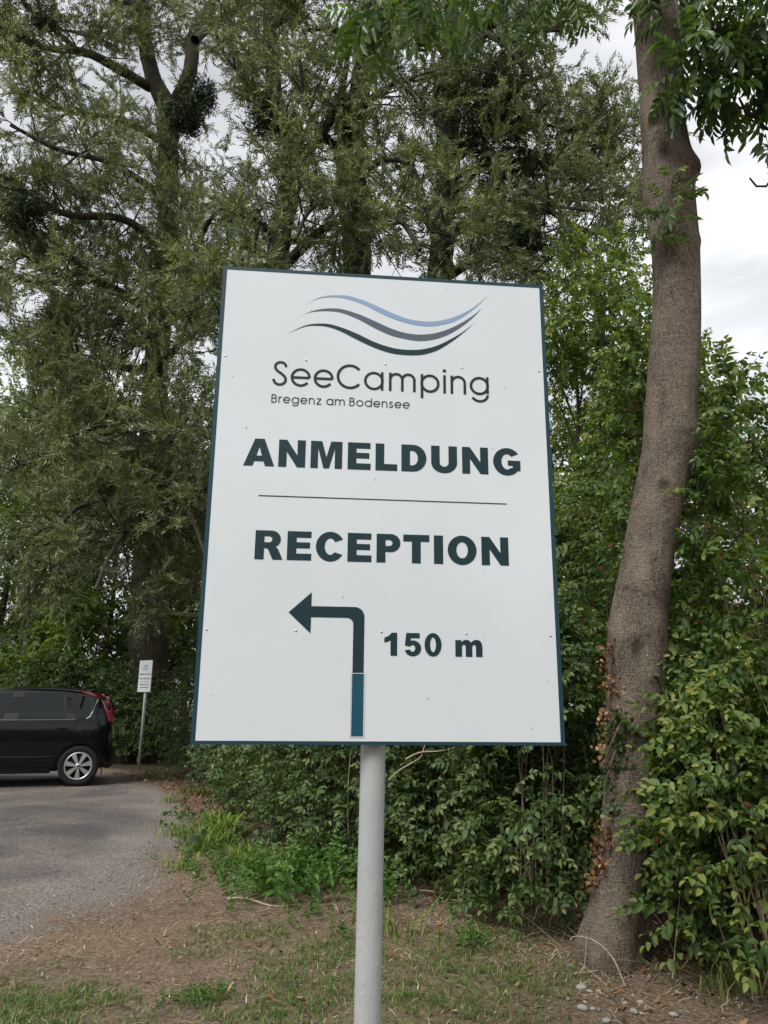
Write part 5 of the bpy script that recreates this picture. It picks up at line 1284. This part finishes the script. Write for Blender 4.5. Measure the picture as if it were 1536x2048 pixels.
# ------------------------------------------------------------------ weeds at the hedge foot
def patch(name, label, cat, pts, kind, mat, n, rng, scale=1.0, spread=0.12, upright=True):
    t = empty(name, (pts[0][0], pts[0][1], 0)); tag(t, label, cat)
    acc = Acc(); c = np.array(pts)[rng.integers(0, len(pts), n)] - np.array(pts[0])
    P = np.c_[c + rng.normal(0, spread, (n, 2)), np.full(n, 0.01)]
    D = np.c_[rng.normal(0, 0.35, (n, 2)), np.ones(n)] if upright else np.c_[rng.normal(0, 1, (n, 2)), rng.uniform(0.1, 0.6, n)]
    scatter(acc, kind, P, D, scale, rng, 3.0, 0.1 * rng.normal(size=n))
    acc.build('leaves', mat, t, kind='stuff')
    return t
def blades(acc, base, n, rng, h=(0.12, 0.25), w=0.004, bend=0.6, tint=(0, 1), spread=0.06):
    """n curved grass blades about each base point"""
    B = np.repeat(np.asarray(base, float), n, axis=0); k = len(B)
    if B.shape[1] == 2: B = np.c_[B, np.zeros(k)]
    B = B + np.c_[rng.normal(0, spread, (k, 2)), np.zeros(k)]
    a = rng.uniform(0, 2 * math.pi, k); H = rng.uniform(h[0], h[1], k); bd = rng.uniform(0.15, bend, k) * H
    dx = np.stack([np.cos(a), np.sin(a), np.zeros(k)], 1); sd_ = np.stack([-np.sin(a), np.cos(a), np.zeros(k)], 1) * (w * rng.uniform(0.7, 1.3, k))[:, None]
    up_ = np.array([0, 0, 1.0])
    p0 = B; p1 = B + dx * (bd * 0.25)[:, None] + up_ * (H * 0.55)[:, None]; p2 = B + dx * bd[:, None] + up_ * (H * 0.92)[:, None]; 
    p3 = B + dx * (bd * 1.6)[:, None] + up_ * (H * 0.85)[:, None]
    Vb = np.stack([p0 - sd_, p0 + sd_, p1 + sd_ * 0.9, p1 - sd_ * 0.9, p2 + sd_ * 0.55, p2 - sd_ * 0.55, p3 + sd_ * 0.08, p3 - sd_ * 0.08], axis=1)
    Fb = np.array([(0, 1, 2, 3), (3, 2, 4, 5), (5, 4, 6, 7)])[None] + (np.arange(k) * 8)[:, None, None]
    T = np.repeat(rng.uniform(tint[0], tint[1], k), 8)
    acc.add(Vb.reshape(-1, 3), Fb.reshape(-1, 4), T)
rg = np.random.default_rng(808)
patch('nettle_patch', 'bright green nettles at the hedge foot left of the pole', 'weeds', [(-0.732, 5.963), (-0.612, 6.207), (-0.454, 6.131), (-0.598, 5.747), (-0.389, 5.754), (-0.752, 5.603), (-0.271, 6.221), (-0.6, 6.469)], 'nettle', M['nettle'], 90, rg, 0.95, 0.15)
patch('weed_patch', 'low dark green creeping weeds beside the gravel edge', 'weeds', [(-1.252, 6.182), (-1.042, 5.876), (-0.899, 5.666), (-1.229, 6.443), (-0.888, 6.035), (-1.454, 6.922)], 'nettle', M['nettle'], 90, rg, 0.45, 0.2)
patch('weed_patch', 'ground ivy spreading over the soil behind the nettles', 'weeds', [(-1.328, 7.379), (-1.066, 7.158), (-0.862, 6.949), (-1.747, 8.474), (-1.281, 7.9), (-0.497, 6.661), (-2.065, 9.156)], 'ivy', M['hedge_leaf'], 150, rg, 1.2, 0.22, False)
patch('weed_patch', 'small leafy weed clump at the bottom left', 'weeds', [(-0.836, 3.792), (-0.8, 3.736), (-0.78, 3.793)], 'nettle', M['nettle'], 34, rg, 0.26, 0.06)
patch('weed_patch', 'small leafy weed beside the pole foot on soil', 'weeds', [(-0.199, 4.727), (-0.161, 4.823), (-0.546, 5.014), (-0.414, 5.24)], 'nettle', M['nettle'], 40, rg, 0.3, 0.09)
patch('weed_patch', 'dusty green weed with drooping leaves right of the pole', 'weeds', [(0.501, 4.525), (0.52, 4.569)], 'nettle', M['nettle'], 7, rg, 0.55, 0.03)
patch('weed_patch', 'low weeds under the hedge right of the pole', 'weeds', [(0.277, 6.599), (0.382, 6.332), (0.147, 6.238), (1.022, 5.288), (0.064, 5.501)], 'nettle', M['nettle'], 80, rg, 0.7, 0.16)
for lab, pts, n, h in (('long bright grass tuft beside the gravel, nearest the asphalt', [(-2.02, 8.209), (-2.064, 8.087)], 40, (0.05, 0.18)),
                       ('arching bright green grass tuft amid the weeds', [(-1.643, 7.364), (-1.632, 7.614), (-1.682, 7.244), (-1.483, 7.254)], 60, (0.06, 0.26)),
                       ('low grass tuft on the gravel edge', [(-1.637, 6.612), (-1.574, 6.558)], 34, (0.03, 0.13)),
                       ('grass tuft spilling over between weeds and nettles', [(-1.146, 6.633), (-1.033, 6.451), (-0.969, 6.546)], 60, (0.05, 0.24)),
                       ('small grass tuft on the brown strip near the notice', [(-2.822, 10.668), (-2.817, 10.775)], 34, (0.04, 0.16)),
                       ('small grass tuft against the hedge on the brown strip', [(-2.675, 11.531), (-2.654, 11.657)], 34, (0.04, 0.16)),
                       ('broad-leaved green tuft against the hedge', [(-1.582, 7.94), (-1.643, 8.11)], 50, (0.14, 0.26)),
                       ('dark grass under the hedge by the notice post', [(-4.026, 13.791), (-3.807, 13.634)], 40, (0.12, 0.25)),
                       ('thin grass tuft right of the pole', [(0.07, 4.735), (0.085, 4.782)], 18, (0.08, 0.2)),
                       ('pale grass tuft below the dogwood at the bottom right', [(1.623, 3.972), (1.68, 3.942)], 40, (0.05, 0.15)),
                       ('yellowed grass at the lower right corner', [(1.855, 4.212), (1.862, 4.075), (1.979, 4.364)], 70, (0.06, 0.2))):
    t = empty('grass_tuft', (*pts[0], 0)); tag(t, lab, 'grass tuft')
    acc = Acc(); blades(acc, np.array(pts) - np.array(pts[0]), n, rg, h, 0.004 if 'broad' not in lab else 0.012, 1.5, (0.6, 1.0) if 'yellow' in lab or 'pale' in lab else (0, 1), 0.075)
    acc.build('blades', M['grass'] if ('yellow' in lab or 'dark' in lab or 'pale' in lab) else M['tuft'], t, kind='stuff')

# thin grass, straw and leaf litter lying on the soil
N = 90000
X_ = rg.uniform(-3.2, 3.0, N); Y_ = rg.uniform(3.0, 6.6, N)
keep = rg.uniform(0, 1, N) < grass_mask(X_ + 0.06 * vnoise(np.stack([X_, Y_], 1), 9, 3), Y_) * (0.45 + 0.55 * (vnoise(np.stack([X_, Y_], 1), 7, 44) > -0.1)) * 0.62
X_, Y_ = X_[keep], Y_[keep]
acc = Acc(); blades(acc, np.c_[X_, Y_, ground_z(X_, Y_)], 4, rg, (0.008, 0.034), 0.0018, 1.5, (0, 1), 0.014)
tag(acc.build('grass', M['grass'], None, kind='stuff'), 'short patchy trampled grass growing in the soil', 'grass')

def sticks(n, xr, yr, lr, wr, mask, mat, name, lab, cat, rng, lift=0.012, tilt=0.25):
    X2, Y2 = rng.uniform(*xr, n), rng.uniform(*yr, n)
    k = rng.uniform(0, 1, n) < mask(X2, Y2); X2, Y2 = X2[k], Y2[k]; n = len(X2)
    a = rng.uniform(0, 2 * math.pi, n); L = rng.uniform(*lr, n); w = rng.uniform(*wr, n); tl = rng.normal(0, tilt, n)
    d = np.stack([np.cos(a), np.sin(a), np.abs(tl)], 1) * L[:, None]; s = np.stack([-np.sin(a), np.cos(a), np.zeros(n)], 1) * w[:, None]
    p = np.stack([X2, Y2, ground_z(X2, Y2) + rng.uniform(0.002, lift, n)], 1)
    mid = p + d * 0.5 + np.array([0, 0, 1.0]) * (L * rng.uniform(0, 0.15, n))[:, None] + s * rng.normal(0, 1.6, n)[:, None]
    Vs = np.stack([p - s, p + s, mid + s, mid - s, p + d + s * 0.4, p + d - s * 0.4], 1)
    Fs = np.array([(0, 1, 2, 3), (3, 2, 4, 5)])[None] + (np.arange(n) * 6)[:, None, None]
    acc = Acc(); acc.add(Vs.reshape(-1, 3), Fs.reshape(-1, 4), np.repeat(np.clip(rng.beta(1.6, 1.6, n), 0, 1), 6))
    tag(acc.build(name, mat, None, kind='stuff'), lab, cat)
HEDGE = np.array([(2.163, 3.892), (1.622, 4.136), (1.283, 4.384), (0.998, 5.172), (0.489, 5.787), (-0.041, 5.989), (-0.621, 6.292), (-1.328, 7.379), (-2.157, 9.547), (-3.577, 12.834), (-4.581, 15.009)])
def hedge_dist(X2, Y2):
    P2 = np.stack([X2, Y2], 1); best = np.full(len(P2), 1e9)
    for a, b2 in zip(HEDGE, HEDGE[1:]):
        e = b2 - a; t = np.clip(((P2 - a) @ e) / (e @ e), 0, 1); best = np.minimum(best, np.linalg.norm(P2 - a - t[:, None] * e, axis=1))
    return best
def off_asphalt(X2, Y2): return (poly_sd(X2, Y2, ASPHALT) > 0.15).astype(float)
sticks(42000, (-2.4, 3.0), (3.1, 7.5), (0.015, 0.06), (0.0009, 0.0024), lambda x, y: off_asphalt(x, y) * np.clip(1.15 - hedge_dist(x, y) / 0.9, 0.22, 1), M['straw'], 'straw_litter', 'dry straw and plant bits littering the soil', 'straw', rg)
sticks(1500, (-1.6, 3.0), (3.4, 7.0), (0.10, 0.34), (0.0012, 0.0026), lambda x, y: off_asphalt(x, y) * np.clip(1.0 - hedge_dist(x, y) / 0.55, 0, 1), M['straw'], 'dead_stalks', 'dead pale stalks lying along the hedge foot', 'stalks', rg, 0.05, 0.6)
sticks(14000, (-5.0, 3.0), (3.1, 15.5), (0.02, 0.055), (0.005, 0.013), lambda x, y: off_asphalt(x, y) * np.clip(1.0 - hedge_dist(x, y) / 0.95, 0.06, 1), M['litter'], 'leaf_litter', 'brown fallen leaves under the hedge', 'leaf litter', rg, 0.02, 0.4)
sticks(9000, (-5.2, -1.2), (7.2, 16.5), (0.02, 0.06), (0.006, 0.014), lambda x, y: off_asphalt(x, y) * np.clip(1.2 - hedge_dist(x, y) / 0.7, 0.0, 1), M['litter'], 'leaf_litter', 'reddish brown leaves strewn between asphalt and hedge', 'leaf litter', rg, 0.02, 0.4)

# gravel crumbs along the asphalt edge
OCT = np.array([(1,0,0),(0,1,0),(-1,0,0),(0,-1,0),(0,0,1),(0,0,-1)], float); OF = np.array([(0,1,4),(1,2,4),(2,3,4),(3,0,4),(1,0,5),(2,1,5),(3,2,5),(0,3,5)])
M['gravel'] = leafmat('gravel', [(0.0, (0.09, 0.08, 0.07)), (0.6, (0.24, 0.22, 0.20)), (1.0, (0.55, 0.52, 0.48))], 0.0, 0.85, 0.25)
def crumbs(n, xr, yr, sr, mask, rng):
    X2, Y2 = rng.uniform(*xr, n), rng.uniform(*yr, n); k = rng.uniform(0, 1, n) < mask(X2, Y2); X2, Y2 = X2[k], Y2[k]; n = len(X2)
    s = rng.uniform(*sr, n) * np.where(rng.uniform(0, 1, n) < 0.06, 2.0, 1.0); z = np.maximum(ground_z(X2, Y2), np.where(poly_sd(X2, Y2, ASPHALT) < 0, 0.006, -1))
    O = OCT[None] * (s[:, None, None] * rng.uniform(0.6, 1.3, (n, 6, 1))) * np.array([1.2, 1.0, 0.6])
    a = rng.uniform(0, 6.28, n); ca, sa_ = np.cos(a)[:, None], np.sin(a)[:, None]
    Vc = np.stack([O[:, :, 0] * ca - O[:, :, 1] * sa_ + X2[:, None], O[:, :, 0] * sa_ + O[:, :, 1] * ca + Y2[:, None], O[:, :, 2] + z[:, None] + s[:, None] * 0.25], 2)
    return Vc.reshape(-1, 3), (OF[None] + (np.arange(n) * 6)[:, None, None]).reshape(-1, 3), np.repeat(np.clip(rng.beta(2, 2.5, n), 0, 1), 6)
acc = Acc()
acc.add(*crumbs(34000, (-4.0, 0.2), (3.3, 9.5), (0.0025, 0.0065), lambda x, y: np.clip(1.0 - np.abs(poly_sd(x, y, ASPHALT) - 0.1) / 0.75, 0.05, 1), rg))
acc.add(*crumbs(3500, (-0.5, 2.6), (3.4, 4.6), (0.003, 0.008), lambda x, y: np.clip(1.0 - np.hypot(x - 1.4, y - 3.9) / 0.9, 0, 1) * 0.6, rg))
tag(acc.build('gravel', M['gravel'], None, kind='stuff'), 'loose grey gravel crumbs scattered along the asphalt edge', 'gravel')

# pebbles at the foot of the ash
M['pebble'] = plain('pebble', (0.33, 0.31, 0.275), 0.75, 0.3, var=0.25, vscale=18)
M['pebble_tan'] = plain('pebble_tan', (0.36, 0.27, 0.18), 0.75, 0.3, var=0.25, vscale=18)
def pebble(p, r, label, tan=False, seed=0):
    rng = np.random.default_rng(seed); bm = bmesh.new(); bmesh.ops.create_icosphere(bm, subdivisions=2, radius=1.0)
    sc = np.array([r * rng.uniform(1.1, 1.5), r * rng.uniform(0.8, 1.0), r * rng.uniform(0.55, 0.75)])
    for v in bm.verts:
        q = np.array(v.co); f = 1 + 0.14 * vnoise(q[None], 1.9, seed)[0]; v.co = Vector(q * sc * f)
    me = bpy.data.meshes.new('pebble'); bm.to_mesh(me); bm.free()
    o = link('pebble', me, M['pebble_tan'] if tan else M['pebble'], None, True); o.location = (p[0], p[1], sc[2] * 0.6); o.rotation_euler = (0, 0, rng.uniform(0, 3))
    tag(o, label, 'pebble', 'pebbles below the ash trunk')
PEB = [((0.954, 3.993), 0.020, 'rounded pale pebble closest to the ash root, largest of its cluster', 0), ((0.984, 3.962), 0.012, 'angular white pebble right beside the largest pale one', 0), ((1.025, 3.957), 0.012, 'round tan pebble below the ash root', 1),
       ((0.946, 3.906), 0.007, 'tiny white pebble under the pale pebble cluster', 0), ((1.001, 3.889), 0.009, 'small pale pebble just below the tan one', 0), ((0.895, 3.747), 0.021, 'big grey pebble lowest at the left of the bare soil', 0),
       ((0.927, 3.828), 0.010, 'small white pebble touching the big grey one', 0), ((0.943, 3.754), 0.011, 'dull grey pebble right of the big grey one', 0), ((1.113, 3.719), 0.018, 'oval cream pebble alone on the dark soil', 0),
       ((1.14, 3.708), 0.010, 'small white pebble next to the oval cream one', 0), ((1.275, 3.69), 0.015, 'white pebble under the dogwood among straw', 0), ((1.106, 3.82), 0.012, 'tan pebble half buried in straw', 1),
       ((1.178, 3.828), 0.014, 'flat grey-brown pebble beneath the bush stems', 1), ((1.173, 3.917), 0.009, 'small pale pebble under the arching dead stem', 0), ((1.102, 3.903), 0.010, 'pale pebble beside the dead stem foot', 0), ((0.964, 3.62), 0.016, 'flat pale stone at the bottom edge of the picture', 0),
       ((0.33, 4.79), 0.010, 'pale pebble on the soil right of the sign pole', 0)]
for k, (p, r_, lab, tn) in enumerate(PEB): pebble(p, r_, lab, bool(tn), 40 + k)

# sticks and dead stems one can pick out
def stick(name, label, pts, r, mat='dry_stem'):
    Pp = np.array(pts, float); S = spline(Pp, 16); a = Acc(); V_, F_ = tube_arrays(S - S[0], np.linspace(r, r * 0.45, 16), 6); a.add(V_, F_)
    o = a.build(name, M[mat], None, True); o.location = S[0]; tag(o, label, 'stick')
def G3(p, z): return (p[0], p[1], z)
stick('fallen_stalk', 'long pale dead stem arching over the ash root', [G3((1.18, 4.058), 0.0), (1.145, 4.12, 0.1), (1.084, 4.2, 0.151), (1.008, 4.28, 0.151), (0.981, 4.3, 0.127)], 0.0045)
stick('fallen_stalk', 'thin fallen stem crossing the bare soil', [G3((0.939, 4.154), 0.015), G3((1.098, 4.193), 0.02), G3((1.21, 4.232), 0.015)], 0.004)
stick('fallen_stalk', 'straight dead stem sloping from the bush to the soil', [G3((1.121, 3.856), 0.01), (1.114, 4, -0.013), (1.003, 4.2, 0.053)], 0.003)
stick('fallen_branch', 'pinkish broken stick under the hedge right of the pole', [G3((0.278, 5.779), 0.03), G3((0.481, 5.688), 0.035), G3((0.694, 5.601), 0.03)], 0.008)
stick('fallen_branch', 'second shorter stick below the pinkish one', [G3((0.406, 5.618), 0.02), G3((0.597, 5.494), 0.02)], 0.006)
stick('bare_root', 'pale bare root lying below the nettles', [G3((-1.034, 5.566), 0.015), G3((-0.907, 5.518), 0.03), G3((-0.704, 5.386), 0.015), G3((-0.564, 5.441), 0.01)], 0.007)
stick('twig', 'dark twig on the gravel beside the grass tuft', [G3((-1.663, 6.371), 0.012), G3((-1.577, 6.447), 0.015)], 0.006, 'stem_bark')
for lab, pts in (('bare curved twig poking from the hedge beside the pole', [(0.052, 5.6, 0.78), (0.128, 5.5, 0.856), (0.262, 5.4, 0.946), (0.297, 5.4, 1.028), (0.366, 5.4, 1.095)]),
                 ('bare forked twig poking out under the sign edge', [(0.169, 5.5, 0.929), (0.262, 5.4, 0.979), (0.392, 5.3, 0.996), (0.494, 5.3, 1.019)]),
                 ('pale bare branch tip in the dogwood at the right edge', [(2.373, 4.7, 1.985), (2.327, 4.7, 2.144), (2.352, 4.7, 2.225), (2.446, 4.7, 2.291)]),
                 ('leafless upright stem behind the pole', [(-0.244, 6.4, 0.18), (-0.266, 6.3, 0.489), (-0.26, 6.3, 0.787), (-0.244, 6.3, 0.978)])):
    stick('bare_twig', lab, pts, 0.006)
# fallen leaves one can pick out
def fallen(p, s, label, seed):
    rng = np.random.default_rng(seed); k = 10; pts = [(0, 0, 0.006)]
    for i in range(k):
        a = 2 * math.pi * i / k; r_ = s * (1.0 if i % 2 == 0 else 0.55) * rng.uniform(0.8, 1.1); pts.append((r_ * math.cos(a), r_ * math.sin(a), 0.004 + s * rng.uniform(0, 0.35)))
    me = py_mesh('fallen_leaf', pts, [(0, i + 1, (i + 1) % k + 1) for i in range(k)])
    a = me.attributes.new('tint', 'FLOAT', 'POINT'); a.data.foreach_set('value', np.full(k + 1, 0.75 + 0.3 * rng.uniform(), np.float32))
    o = link('fallen_leaf', me, M['dry_ivy' if seed % 3 else 'litter']); o.location = (p[0], p[1], 0.006); tag(o, label, 'leaf', 'fallen leaves on the soil')
for k, (p, s, lab) in enumerate([((-0.983, 3.8), 0.019, 'tan star-shaped fallen leaf at the bottom left'), ((-0.993, 3.743), 0.012, 'smaller tan leaf touching the star-shaped one'), ((-1.585, 5.002), 0.014, 'yellow fallen leaf on the gravel'), ((-0.359, 3.827), 0.022, 'crumpled grey-brown leaf on grass left of the pole'),
        ((-1.86, 4.518), 0.014, 'pale fallen leaf on dirt at the left'), ((1.381, 3.922), 0.03, 'orange-brown curled leaf below the dogwood stems'), ((-1.136, 4.521), 0.015, 'brown leaf flat on the dark dirt'), ((0.328, 3.695), 0.018, 'tan leaf on the grass right of the pole')]):
    fallen(p, s, lab, k + 1)
